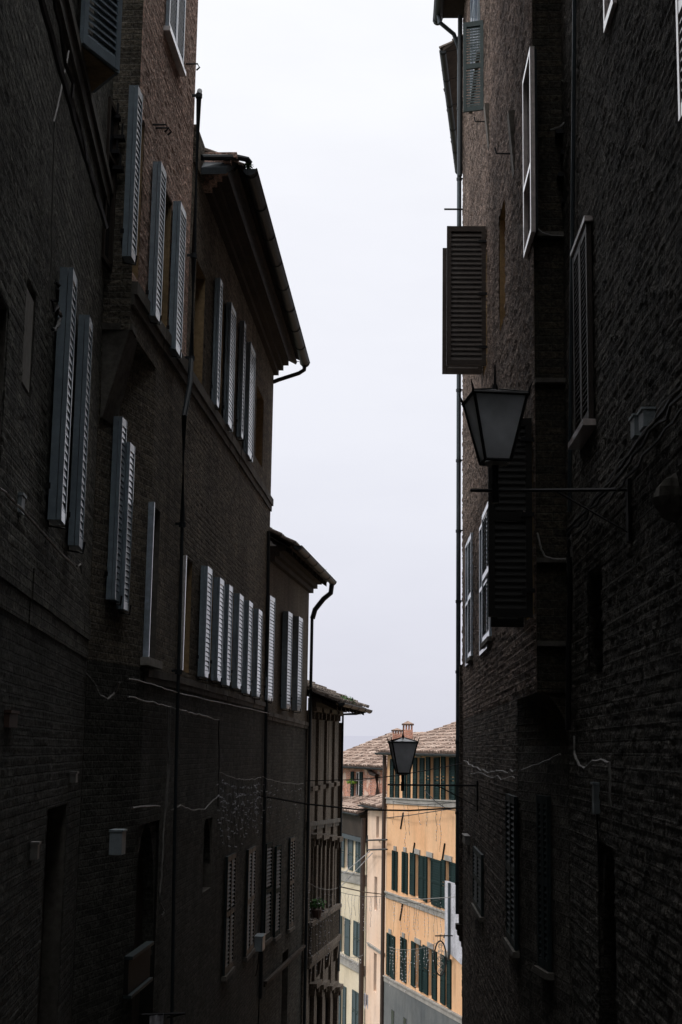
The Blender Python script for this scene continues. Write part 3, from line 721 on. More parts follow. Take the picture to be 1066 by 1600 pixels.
# stone knob
b=MB(); c=WR1.hit(1058,778,.0); 
for i in range(8):
    for j in range(12):
        def sp(i,j): 
            t=math.pi*i/8; f=2*math.pi*j/12; r=.15*(1+.08*math.sin(3*f+i)); return c+V((math.sin(t)*math.cos(f)*r,math.sin(t)*math.sin(f)*r,math.cos(t)*r*1.05))
        b.face([sp(i,j),sp(i+1,j),sp(i+1,j+1),sp(i,j+1)],0,None,0,True)
b.build('stone_boss',M['trim'],K1)
# ============================================================ RIGHT JETTIED HOUSE
K2=thing('stone_house','tall rough stone house on the right, jettied over a corbel, brown shutters open','house')
zj2=WR2.z(0,1082)
zt2=WR2.z(WR2.len,-8)
tall=WR2.rect(837.5,825,72,362)
rec=WR2.rect(791,781,300,490)
rec2=WR2.rect(806,799,120,300)
v1=WR2.rect(764.5,753,806,1006); v2=WR2.rect(736,730.5,845,1030)
v3=WR2.rect(748,733,-60,190)
v4=WR2.rect(770,757,-60,90)
# openings served by the two perpendicular shutters
ub=WR2.u(762,460); zb1=WR2.z(ub,355); zb2=WR2.z(ub,572)
uk=.12; zk1=WR2.z(uk,655); zk2=WR2.z(uk,965)
hw=[(ub+.02,ub+.95,zb2+.05,zb1-.03),(uk+.03,uk+.95,zk2+.05,zk1-.03),tall,(rec[0],rec[1],rec[2],rec[3])]
b=wall_mesh(WR2,0,WR2.len,zj2,zt2,hw,rev=.22); b.build('upper_wall',[M['stoneR'],M['ochre']],K2)
rough(WR2,K2,.01,WR2.len-.01,zj2+.01,zt2-.6,.06,.035,.030,hw+[v1,v2],'stoneR',seed=2)
for h in hw[:2]: window(WR2,K2,h,rev=.2,fm='wood')
# window with pinkish white frame flush with the wall
def flush_frame(W,par,h,fm='pinkw',split=.36,fill='glass',fw=.06,o=.0,pr=.05):
    a,c,p,q=h[:4]; b=MB()
    def bar(u0_,u1_,z0_,z1_): b.obox(W.P(u0_,z0_,o),W.t*(u1_-u0_),W.n*pr,V((0,0,z1_-z0_)))
    bar(a,a+fw,p,q); bar(c-fw,c,p,q); bar(a+fw,c-fw,p,p+fw); bar(a+fw,c-fw,q-fw,q); zz=p+(q-p)*split; bar(a+fw,c-fw,zz-fw/2,zz+fw/2)
    w=b.build('window',M[fm],par); g=MB(); g.obox(W.P(a+.02,p+.02,o-.03),W.t*(c-a-.04),W.n*.03,V((0,0,q-p-.04))); g.build('pane',M[fill],w)
flush_frame(WR2,K2,tall,split=.37,o=.01)
closed_pair(WR2,K2,753,764.5,806,1006,'slat','tealD',pitch=.075,n=1); closed_pair(WR2,K2,730.8,736,845,1030,'slat','tealD',pitch=.075,n=1)
for (h,) in ((v1,),(v2,)): flush_frame(WR2,K2,(h[0]-.06,h[1]+.06,h[2]-.07,h[3]+.07),fm='slat',split=.5,fill='tealD',fw=.06,pr=.04)
closed_pair(WR2,K2,735,747,-80,170,'blue','slat',pitch=.06,n=2)
leaf(K2,WR2.P(v4[1],v4[2],.02),(WR2.n*.9+WR2.t*.25).normalized(),-WR2.t,.35,v4[3]-v4[2],.045,'tealD','tealD',fold=False)
# perpendicular open shutters : louvred faces towards the viewer
leaf(K2,WR2.P(ub,zb2,.03),WR2.n,-WR2.t,.63,zb1-zb2,.05,'brown','brown',pitch=.085,stile=.07,fold=False,mids=(),drop=.095)
leaf(K2,WR2.P(ub+.97,zb2+.12,.03),WR2.n,-WR2.t,.66,zb1-zb2-.14,.05,'brown','brown',pitch=.085,stile=.07,fold=False,mids=(),drop=.095)
leaf(K2,WR2.P(uk,zk2,.03),WR2.n,-WR2.t,.47,zk1-zk2,.05,'black','black',pitch=.075,stile=.07,fold=False,drop=.085)
leaf(K2,WR2.P(uk+1.0,zk2-.02,.03),WR2.n,-WR2.t,.37,zk1-zk2-.1,.05,'black','black',pitch=.075,stile=.07,fold=False,drop=.085)
for (uu_,za_,zb_) in ((ub,zb2,zb1),(ub+.97,zb2+.12,zb1),(uk,zk2,zk1)):
    for f_ in (.12,.5,.88):
        b=MB(); z_=za_+(zb_-za_)*f_; b.obox(WR2.P(uu_-.065,z_,-.01),WR2.n*.16,WR2.t*.012,k*.045); b.build('hinge',M['iron'],K2)
# return face: mixed brick pier set 2 mm proud, ledges
b=MB(); fx=WR2.P(0,0,-.002); dirx=-WR2.n
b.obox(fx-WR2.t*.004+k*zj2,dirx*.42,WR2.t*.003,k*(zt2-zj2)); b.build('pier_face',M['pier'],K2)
for y in (372,600,880,1010):
    z_=atd(860,y,15.0).z; b=MB(); b.obox(fx-WR2.t*.07+k*z_,dirx*.40,WR2.t*.066,k*.05); b.build('ledge',M['trim'],K2)
for (x,y) in ((874,215),(882,247),(877,282),(884,322)):
    p=atd(x,y,14.98); b=MB(); b.obox(p+V((-.05,-.12,0)),V((.13,0,0)),V((0,.12,0)),k*.05); b.build('bracket',M['iron'],K2)
# corbel running under the jetty
b=MB(); n=7; zc2=WR2.z(0,1165)
prof=[(0,zj2)]; 
pa=WR2b
for i in range(n+1):
    t=i/n*math.pi/2; prof.append((math.sin(t),zj2-(zj2-zc2)*(1-math.cos(t))))
def sec(f,x,z): # f 0..1 along; x 0..1 back towards lower wall
    a=WR2.P(UC*f,0,0); c=WR2b.P(WR2b.len*f,0,0); p=a.lerp(c,x); return V((p.x,p.y,z))
for i in range(len(prof)-1):
    (x0,z0_),(x1,z1_)=prof[i],prof[i+1]
    b.face([sec(0,x0,z0_),sec(0,x1,z1_),sec(1,x1,z1_),sec(1,x0,z0_)],0,None,0,True)
b.face([sec(0,x,z)-WR2.t*.001 for x,z in prof]+[sec(0,1,zj2)-WR2.t*.001])
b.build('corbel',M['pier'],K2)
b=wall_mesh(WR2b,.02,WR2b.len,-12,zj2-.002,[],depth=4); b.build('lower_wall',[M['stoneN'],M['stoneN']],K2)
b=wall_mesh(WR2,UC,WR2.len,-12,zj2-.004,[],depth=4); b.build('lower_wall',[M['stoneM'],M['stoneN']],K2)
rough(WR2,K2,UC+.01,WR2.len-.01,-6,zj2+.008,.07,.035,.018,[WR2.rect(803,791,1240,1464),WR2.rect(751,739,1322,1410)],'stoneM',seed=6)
closed_pair(WR2,K2,790.5,804,1240,1464,'dim','dim',pitch=.075); closed_pair(WR2b,K2,839,856,1242,1508,'dim','dim',pitch=.075); closed_pair(WR2,K2,739,752,1322,1410,'dim','dim',pitch=.075)
for x,y in ((762,190),(800,240),(735,455)):
    p=WR2.hit(x,y); b=MB(); b.tube([p,p+WR2.n*.2,p+WR2.n*.22+k*.08],.012,5); b.build('hook',M['iron'],K2)
# wedge shaped stone brackets on the rough wall
for (x,y0,y1) in ((766,160,228),(806,170,270)):
    p=WR2.hit(x,y1); q=WR2.hit(x,y0); b=MB(); hgt=q.z-p.z; b.hexa([p,p+WR2.t*.22,p+WR2.t*.22+WR2.n*.02,p+WR2.n*.02]+[q_+V((0,0,hgt)) for q_ in (p,p+WR2.t*.22,p+WR2.t*.22+WR2.n*.09,p+WR2.n*.09)]); b.build('stone_bracket',M['trim'],K2)
# eave at the top
ovr=.5; zgr=WR2.z(WR2.len,30,ovr)
b=MB(); b.obox(WR2.P(.1,zgr+.05,-.2),WR2.t*(WR2.len-.05),WR2.n*(ovr+.2),k*.1); b.build('soffit',M['wood'],K2)
gutter(K2,WR2.P(.1,zgr+.02,ovr+.07),WR2.P(WR2.len+.1,zgr,ovr+.07),WR2.n,.1)
pu=WR2.len-.02
b=MB(); b.tube([WR2.P(pu-.3,zgr-.05,ovr+.07),WR2.P(pu-.3,zgr-.25,ovr+.04),WR2.P(pu-.1,zgr-.42,.22),WR2.P(pu,zgr-.7,.10),WR2.P(pu,zgr-1.2,.09),WR2.P(pu,WR2.z(pu,1050,.09),.09),WR2.P(pu,WR2.z(pu,1428,.09),.09)],.048,8)
b.build('drainpipe',M['pipe'],K2)
for yy in range(60,1420,110):
    z_=WR2.z(pu,yy,.09); b=MB(); b.tube([WR2.P(pu,z_-.03,.09),WR2.P(pu,z_+.03,.09)],.06,8); b.obox(WR2.P(pu,z_,0),WR2.t*.02,WR2.n*.08,k*.03); b.build('pipe_clip',M['gut'],K2)
b=MB(); pv=WR2.len-.5; b.tube([WR2.P(pv,WR2.z(pv,25,.07),.1),WR2.P(pv,WR2.z(pv,275,.07),.1)],.05,8); b.build('drainpipe',M['gut'],K2)
b=MB(); p=WR2.P(WR2.len-.2,WR2.z(WR2.len-.2,327),0); b.tube([p,p+WR2.n*.42],.02,6); b.build('rod',M['iron'],K2)
# lower end moulding
b=MB(); e=WR2.P(WR2.len-.02,0,0); z_=WR2.z(WR2.len,1450)
for i,(o,h_) in enumerate(((.14,.1),(.11,.1),(.07,.12),(.03,.15))): b.obox(V((e.x,e.y,z_-.11*i))-WR2.t*.3,WR2.t*.3,WR2.n*o,k*(h_-.004))
b.build('moulding',M['wood'],K2)
b=MB(); zt_m=WR2.z(WR2.len,1040); b.obox(V((e.x,e.y,z_+.105))-WR2.t*.25,WR2.t*.24,WR2.n*.075,k*(zt_m-z_-.105)); b.build('pipe_chase',M['stoneM'],K2)

# right: continuing house that turns away, its eave seen edge on
K3=thing('stone_house','house turning away behind right drainpipe, seen only as a dark tiled eave','house')
q0=WR2.P(WR2.len+.12,0,-.03); WR3=Wall(q0,pt(752,37.5),'R')
b=wall_mesh(WR3,0,WR3.len,-14,14.0,[]); b.build('wall',[M['stoneR'],M['stoneR']],K3)
zr0=atd(692,80,29.6).z; e0=V((atd(692,80,29.6).x,29.6,zr0)); e1=atd(716,268,36.0); e1=V((e1.x,e1.y,zr0-.15))
b=MB(); w0=WR3.P(0,zr0+.45,-.3); w1_=WR3.P(WR3.len,zr0+.3,-.3)
b.hexa([e0,e1,w1_,w0]+[x+k*.07 for x in (e0,e1,w1_,w0)]); b.build('soffit',M['wood'],K3)
aa=(e1-e0); la=aa.length; aa=aa.normalized(); sl=(w0-e0); sl=(sl-aa*sl.dot(aa)).normalized(); 
tiled(K3,e0+k*.1,aa,sl,la,2.2,'tileD')
gutter(K3,e0+k*.02,e1+k*.02,V((aa.y,-aa.x,0))*-1,.07)

# ============================================================ FAR BUILDINGS
WO=Wall(pt(760,51.3),pt(605.5,66.5),'R')
O1=thing('plastered_house','sunlit orange plastered house with dark green shutters and a grey base','house')
zO=WO.z(WO.len*.5,1178)
def far_open(W,x0,x1,yt,yb): return W.rect(x1,x0,yt,yb)
ho=[]; lv=[]
# (leaf, opening, leaf) groups in pixel columns
r1g=[(612,616.5,622.5),(631,635,641),(647.5,653.5,657.5,663.5),(667,673,681.5,687.5),(691,697,706,712)]
def group(W,par,xs,yt,yb,fm='teal',split=2):
    """xs = x0 (leaf) x1 (opening) x2 (leaf) x3, left to right"""
    x0,x1_,x2,x3=xs; a,c,p,q=W.rect(x2,x1_,yt,yb)
    return (min(a,c),max(a,c),p,q)
g1=[(611,616,619.5,624.5),(631,635.5,638,642),(647,652.5,657.5,664),(667,673,681,688),(691,697,706,712.5)]
g1y=[(1186,1247),(1185,1248),(1184,1249),(1183,1250),(1182,1252)]
g2=[(614,617,619,622),(629.5,632.5,634.5,638),(642,649.5,656,663),(663.5,668.5,676,690),(691,697,706,714)]
g2y=[(1330,1392),(1332,1396),(1336,1403),(1341,1413),(1347,1424)]
g3=[(605.5,609,611,618),(627,630,632,636),(644,650,657,661),(662,670,677,683.5),(690,697,700,706)]
g3y=[(1460,1526),(1466,1534),(1477,1548),(1484,1560),(1496,1573)]
allg=[]
for gs,ys in ((g1,g1y),(g2,g2y),(g3,g3y)):
    for xs,(yt,yb) in zip(gs,ys):
        allg.append((xs,yt,yb,group(WO,O1,xs,yt,yb)))
x4=WO.rect(713+13,713+8,1500,1578)
zbase=[WO.z(WO.u(606,1528),1530),WO.z(WO.u(719,1590),1592)]
b=wall_mesh(WO,0,WO.len,-22,zO+.1,[g[3] for g in allg],rev=.18,depth=9,jamb=0); b.build('wall',[M['orange']],O1)
for xs,yt,yb,h in allg:
    window(WO,O1,h,rev=.17,fm='tealD',fw=.06)
    a,c,p,q=h
    ul=WO.u(xs[0],(yt+yb)/2); ur=WO.u(xs[3],(yt+yb)/2)
    leaf(O1,WO.P(c,p,.01),WO.t,WO.n,max(.2,ul-c),q-p,.05,'teal','teal',pitch=.1,fold=False,drop=.105)
    leaf(O1,WO.P(ur,p,.01),WO.t,WO.n,max(.2,a-ur),q-p,.05,'teal','teal',pitch=.1,fold=False,drop=.105)
    b=MB(); b.obox(WO.P(a-.1,q+.01,0),WO.t*(c-a+.2),WO.n*.05,k*.2); b.build('lintel',M['greyS'],O1)
def farcourse(W,par,xa,ya,xb,yb,h,proud,matn='greyS',u0=None,u1=None):
    ua=W.u(xa,ya); za=W.z(ua,ya); ub=W.u(xb,yb); zb_=W.z(ub,yb)
    if ua>ub: ua,ub,za,zb_=ub,ua,zb_,za
    sl=(zb_-za)/(ub-ua)
    if u0 is not None: za+=sl*(u0-ua); ua=u0
    if u1 is not None: zb_+=sl*(u1-ub); ub=u1
    b=MB(); c=[W.P(ua,za,-.01),W.P(ub,zb_,-.01),W.P(ub,zb_,proud),W.P(ua,za,proud)]; b.hexa([x-k*h for x in c]+c); 
    b.hexa([x+k*.002 for x in c[:2]]+[W.P(ub,zb_+.002,proud+.05),W.P(ua,za+.002,proud+.05)]+[x+k*.06 for x in c[:2]]+[W.P(ub,zb_+.06,proud+.05),W.P(ua,za+.06,proud+.05)])
    b.build('string_course',M[matn],par)
farcourse(WO,O1,611,1248,714,1253,.22,.05,u0=0,u1=WO.len); farcourse(WO,O1,609,1396,698,1427,.22,.05,u0=0,u1=WO.len); farcourse(WO,O1,605,1527,718,1588,.2,.07,u0=0,u1=WO.len)
# base
ua=0; za=zbase[1]-.22; b=MB()
u6=WO.u(606,1530); u7=WO.u(719,1591); sl_=(WO.z(u6,1535)-WO.z(u7,1597))/(u6-u7); z_at=lambda u_: WO.z(u7,1597)+sl_*(u_-u7)
b.hexa([WO.P(0,-21,.0),WO.P(WO.len,-21,.0),WO.P(WO.len,-21,.05),WO.P(0,-21,.05),WO.P(0,z_at(0),.0),WO.P(WO.len,z_at(WO.len),.0),WO.P(WO.len,z_at(WO.len),.05),WO.P(0,z_at(0),.05)]); b.build('base',M['base'],O1)
for (x,yt,yb) in ((612,1580,1640),(631,1592,1640)):
    a,c,p,q=WO.rect(x+4,x,yt,yb,.05); b=MB(); b.obox(WO.P(a,p,.051),WO.t*(c-a),WO.n*.02,k*(q-p)); b.build('cellar_window',M['glass'],O1)
# iron anchors
for (x,y0,y1) in ((626,1270,1295),(644,1317,1342),(691,1318,1344),(625,1413,1438),(694,1452,1465)):
    p=WO.hit(x,y1,.03); q=WO.hit(x+4,y0,.03); b=MB(); b.tube([p,q],.035,5); b.build('wall_anchor',M['iron'],O1)
for (x,y) in ((636,1259),(640,1260),(669,1300),(640,1435),(655,1440),(668,1445)):
    pass
# roof of the orange house
rise=V((0,0,1)); sO=(WO.n*-1*.94+V((0,0,.34))).normalized()
eO=WO.P(0,zO-.02,.45)
tiled(O1,WO.P(0,zO+.05,.45),WO.t,sO,WO.len+.1,6.5,'tile',pw=.26,pl=.42,r=.11)
gutter(O1,WO.P(0,zO,.5),WO.P(WO.len+.1,zO,.5),WO.n,.09)
b=MB(); b.obox(WO.P(0,zO-.06,-.1),WO.t*WO.len,WO.n*.5,k*.06); b.build('soffit',M['wood'],O1)
b=MB(); b.tube([WO.P(WO.len+.05,zO-.1,.12),WO.P(WO.len+.05,-20,.12)],.09,8); b.build('drainpipe',M['pipeD'],O1)
# white rendered bay with a grey pipe
b=MB(); xa=WO.u(699,1430); xb=WO.u(716,1430); p0=WO.P(xb-1.5,0,0)
zt_=WO.z(xa,1376); zb_=WO.z(xa,1482)
b.hexa([WO.P(xb-1.6,zb_-.3,.01),WO.P(xa,zb_,.01),WO.P(xa,zb_,.10),WO.P(xb-1.6,zb_-.3,.16),WO.P(xb-1.6,zt_+.05,.01),WO.P(xa,zt_,.01),WO.P(xa,zt_,.10),WO.P(xb-1.6,zt_+.05,.16)])
bay_=b.build('white_bay',M['sheet'],O1)
b=MB(); ux=WO.u(709,1430); b.tube([WO.P(ux,zt_,.18),WO.P(ux,zb_-.1,.18),WO.P(ux+.2,zb_-.3,.14)],.05,8); b.build('vent_pipe',M['pipe'],bay_)
# oval iron sign
sg=thing('hanging_sign','oval wrought iron hanging sign against the orange wall below the white bay','sign')
c=WO.hit(688,1497,.6); b=MB(); ring=[c+V((math.cos(t)*.22,0,math.sin(t)*.62)) for t in [2*math.pi*i/24 for i in range(25)]]; b.tube(ring,.03,6)
b.tube([c+k*.62,c+k*.85],.02,5); b.tube([c+k*.8-WO.n*.6,c+k*.8+WO.n*.2],.025,5); b.build('frame',M['iron'],sg)
for j in range(5):
    b=MB()
    zz=-.45+.22*j; sc_=math.sqrt(max(0,1-(zz/.62)**2))*.2
    b.tube([c+V((math.cos(t)*sc_*.6*(1-t/14),0,zz+math.sin(t)*.10*(1-t/14))) for t in [2*math.pi*i/10 for i in range(16)]],.014,4); b.build('scroll',M['greyS'],sg)

# chimneys
def chimney(x0,x1,y0,y1,d,label,cap=.12):
    ch=thing('chimney',label,'chimney'); p=atd(x0,y1,d); w=atd(x1,y1,d).x-p.x; h=atd(x0,y0,d).z-p.z
    b=MB(); b.obox(p-k*.6,V((w,0,0)),V((0,w*.9,0)),k*(h*.62+.6)); b.build('stack',M['redbrick'],ch)
    b=MB(); z0_=p.z+h*.62
    for i in range(4): 
        xx=p.x+w*(.02+.31*i) if i<3 else p.x+w*.86
        b.obox(V((p.x+(w*.84)*i/3,p.y+.02,z0_)),V((w*.15,0,0)),V((0,w*.8,0)),k*h*.24)
    b.build('vents',M['redbrick'],ch)
    b=MB(); b.obox(V((p.x-w*.12,p.y-w*.1,z0_+h*.24)),V((w*1.24,0,0)),V((0,w*1.1,0)),k*.07)
    apex=V((p.x+w/2,p.y+w*.45,z0_+h*.24+.07+h*.16)); r_=[V((p.x-w*.1,p.y-w*.08,z0_+h*.24+.07)),V((p.x+w*1.1,p.y-w*.08,z0_+h*.24+.07)),V((p.x+w*1.1,p.y+w*.98,z0_+h*.24+.07)),V((p.x-w*.1,p.y+w*.98,z0_+h*.24+.07))]
    for i in range(4): b.face([r_[i],r_[(i+1)%4],apex],0,None,.5)
    b.build('cap',M['tile'],ch)
chimney(630,645,1129,1158,66,'taller square brick chimney with tiled cap above the small lamp')
chimney(613.5,628,1140,1160,67,'lower squat brick chimney just left of the taller one')

# pink and cream houses
WY0=pt(605,67.2); 
WPk=Wall(WO.P(WO.len+.35,0,-.12),pt(576,71.5),'R')
O2=thing('plastered_house','narrow pale pink house squeezed between two brown drainpipes','house')
zP=WPk.z(0,1262)
pw=[]
for (x0,x1,yt,yb) in ((588,592.5,1276,1310),(598,602.5,1279,1311),(585,589.5,1371,1424),(596,600,1375,1430),(584,588.5,1491,1552),(594.5,599,1497,1558)): pw.append(WPk.rect(x1,x0,yt,yb))
b=wall_mesh(WPk,0,WPk.len,-22,zP,pw,rev=.25,depth=8,jamb=0); b.build('wall',[M['pink']],O2)
for h in pw: window(WPk,O2,h,rev=.24,fm='pinkw',cross=False,fw=.05)
farcourse(WPk,O2,576,1474,603,1492,.1,.05,'greyS')
b=MB(); 
for y in (1312,1327): 
    b.tube([WPk.hit(573,y+1,.3),WPk.hit(605,y-0,.3)],.04,5)
b.tube([WPk.hit(574,1305,.3),WPk.hit(574,1332,.3)],.04,5); b.tube([WPk.hit(592,1313,.3),WPk.hit(592,1313,0)],.03,5); b.build('iron_rail',M['iron'],O2)
WCr=Wall(WPk.P(WPk.len+.1,0,.0),pt(515,79.8),'R')
O3=thing('plastered_house','cream yellow house with grey green shutters beside the stone town house','house')
zC=WCr.z(WCr.len*.4,1304)
cg=[((531,539,545.5,552.5),1308,1358),((557,562,562.8,567),1311,1364),((528,534.5,540,547.5),1434,1490),((553.5,559,559.8,564),1441,1495),((526,533.5,537,541.5),1540,1605),((551.5,557,557.8,562),1550,1612)]
chh=[WCr.rect(g[0][2],g[0][1],g[1],g[2]) for g in cg]
b=wall_mesh(WCr,0,WCr.len,-24,zC,chh,rev=.18,depth=8,jamb=0); b.build('wall',[M['cream']],O3)
for (xs,yt,yb),h in zip(cg,chh):
    a,c,p,q=h; ym=(yt+yb)/2; window(WCr,O3,h,rev=.17,fm='pinkw',cross=False,fw=.02 if c-a<.3 else .06)
    ul=WCr.u(xs[0],ym); ur=WCr.u(xs[3],ym)
    leaf(O3,WCr.P(c,p,.01),WCr.t,WCr.n,max(.2,ul-c),q-p,.05,'tealD','tealD',pitch=.1,fold=False,drop=.105)
    leaf(O3,WCr.P(ur,p,.01),WCr.t,WCr.n,max(.2,a-ur),q-p,.05,'tealD','tealD',pitch=.1,fold=False,drop=.105)
farcourse(WCr,O3,530,1361,572,1369,.45,.08,'greyS',u0=0,u1=WCr.len); farcourse(WCr,O3,530,1490,570,1511,.4,.08,'greyS',u0=0,u1=WCr.len)
b=MB(); b.tube([WCr.P(.0,zC+1.0,.2),WCr.P(.0,-23,.2)],.12,8); b.build('drainpipe',M['pipeD'],O3)
# eave box over the cream house, deep shadow put into its dark colour
b=MB(); zt_=WCr.z(.3,1272,.5); b.hexa([WCr.P(.1,zC+.03,-.3),WCr.P(WCr.len,zC+.03,-.3),WCr.P(WCr.len,zC+.03,.2),WCr.P(.1,zC+.03,.2),WCr.P(.1,zt_,-.3),WCr.P(WCr.len,zt_,-.3),WCr.P(WCr.len,zt_,.35),WCr.P(.1,zt_,.35)]); b.build('eave_shadow_box',M['wood'],O3)
b=MB(); b.obox(WCr.P(.1,zC-.2,0),WCr.t*(WCr.len-.1),WCr.n*.25,k*.22); b.build('cornice',M['pipe'],O3)
# low lean-to roofs over both
zl=zt_; sL=(-WCr.n*.93+k*.37).normalized()
tiled(O3,WCr.P(-.1,zl+.05,.5),WCr.t,sL,WCr.len,2.2,'tile',pw=.26,pl=.42,r=.11)
gutter(O3,WCr.P(-.2,zl,.55),WCr.P(WCr.len,zl,.55),WCr.n,.08)
sP=(-WPk.n*.93+k*.37).normalized()
tiled(O2,WPk.P(-.15,zP-.0,.35),WPk.t,sP,WPk.len+.3,2.6,'tile',pw=.26,pl=.42,r=.11)
gutter(O2,WPk.P(-.1,zP-.06,.4),WPk.P(WPk.len+.2,zP-.06,.4),WPk.n,.08)
# brick house behind
WB=Wall(pt(612,72.9),pt(500,83.0),'R')
O4=thing('brick_house','bright red brick house with one small green shuttered window under a brown tiled roof','house')
zB=WB.z(WB.len*.3,1199)
wb=WB.rect(563,553.5,1206,1248)
b=wall_mesh(WB,0,WB.len,-20,zB,[wb],rev=.18,depth=9,jamb=0); b.build('wall',[M['redbrick']],O4)
window(WB,O4,wb,rev=.16,fm='white',fw=.08,sill='greyS')
a,c,p,q=wb
leaf(O4,WB.P(c,p,.01),WB.t,WB.n,.42,q-p,.05,'teal','teal',pitch=.1,fold=False,drop=.105); leaf(O4,WB.P(a-.42,p,.01),WB.t,WB.n,.42,q-p,.05,'teal','teal',pitch=.1,fold=False,drop=.105)
sB=(-WB.n*.93+k*.36).normalized()
tiled(O4,WB.P(-.4,zB+.06,.4),WB.t,sB,WB.len,5.2,'tile',pw=.26,pl=.42,r=.11)
gutter(O4,WB.P(-.3,zB,.5),WB.P(WB.len,zB,.5),WB.n,.09)
pp=[(575,1200),(580,1208),(589,1212),(590,1240),(588,1250)]
b=MB(); b.tube([WB.hit(x,y,.15) for x,y in pp],.12,8); b.build('drainpipe',M['pipeD'],O4)
plant('climbing_plant','bright green tuft hanging on the brick wall left of the small window',WB.hit(549.5,1224,.15),.3,150,'lime',.07)

# ============================================================ GROUND, STREET, HILLS
def structure(o): o['kind']='structure'; return o
b=MB(); ys=[-3000,-300,-60,0]+[2*i for i in range(1,30)]+[60,90,150,400,1500,6000]; xs=[-6000,-900,-120,-30,-12,-6,-3,0,3,6,12,30,120,900,6000]
def gz(x,y):
    return GZ(y)-(0 if y<150 else (y-150)*.01)
for i in range(len(ys)-1):
    for j in range(len(xs)-1): b.face([(xs[j],ys[i],gz(0,ys[i])),(xs[j+1],ys[i],gz(0,ys[i])),(xs[j+1],ys[i+1],gz(0,ys[i+1])),(xs[j],ys[i+1],gz(0,ys[i+1]))])
M['earth']=plain('earth and scrub',(.09,.10,.06),.95,var=.5); M['paving']=masonry('grey stone paving',(.16,.15,.14),(.11,.105,.10),(.07,.07,.07),bw=.6,bh=.35,bump=.5)
structure(b.build('ground',M['earth']))
b=MB(); 
ysr=[-40,0]+[2*i for i in range(1,30)]+[60,75,95]
def xl(y):
    for W in (WN,WM,WL4,WL5):
        P,Q=W.A,W.P(W.len,0)
        if P.y<=y<=Q.y: return P.x+(Q.x-P.x)*(y-P.y)/(Q.y-P.y)-.5
    return (WN.A.x-.5 if y<0 else -6)
def xr(y):
    for W in (WR1,WR2):
        P,Q=W.A,W.P(W.len,0)
        if P.y<=y<=Q.y: return P.x+(Q.x-P.x)*(y-P.y)/(Q.y-P.y)+.5
    return WR1.A.x+.5 if y<0 else 8
for i in range(len(ysr)-1):
    y0,y1=ysr[i],ysr[i+1]; b.face([(xl(y0),y0,GZ(y0)+.02),(xr(y0),y0,GZ(y0)+.02),(xr(y1),y1,GZ(y1)+.02),(xl(y1),y1,GZ(y1)+.02)],0,[(xl(y0),y0),(xr(y0),y0),(xr(y1),y1),(xl(y1),y1)])
structure(b.build('street',M['paving']))
# hills, distance haze put into the material as a glow
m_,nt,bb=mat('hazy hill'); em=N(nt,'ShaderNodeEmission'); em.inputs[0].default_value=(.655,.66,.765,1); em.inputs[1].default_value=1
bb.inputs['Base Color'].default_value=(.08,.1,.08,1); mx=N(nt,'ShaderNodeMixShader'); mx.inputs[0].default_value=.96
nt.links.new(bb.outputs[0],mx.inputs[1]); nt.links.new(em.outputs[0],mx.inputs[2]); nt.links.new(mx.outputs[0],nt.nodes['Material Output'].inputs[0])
b=MB(); n=80
for i in range(n):
    def hp(i): 
        x=-3500+7000*i/n; return x,(30+18*math.sin(x*.0021+1)+14*math.sin(x*.006)+7*math.sin(x*.017+2))
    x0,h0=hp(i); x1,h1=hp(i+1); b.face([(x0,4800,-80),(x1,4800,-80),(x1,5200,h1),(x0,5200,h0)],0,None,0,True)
structure(b.build('hills',m_))

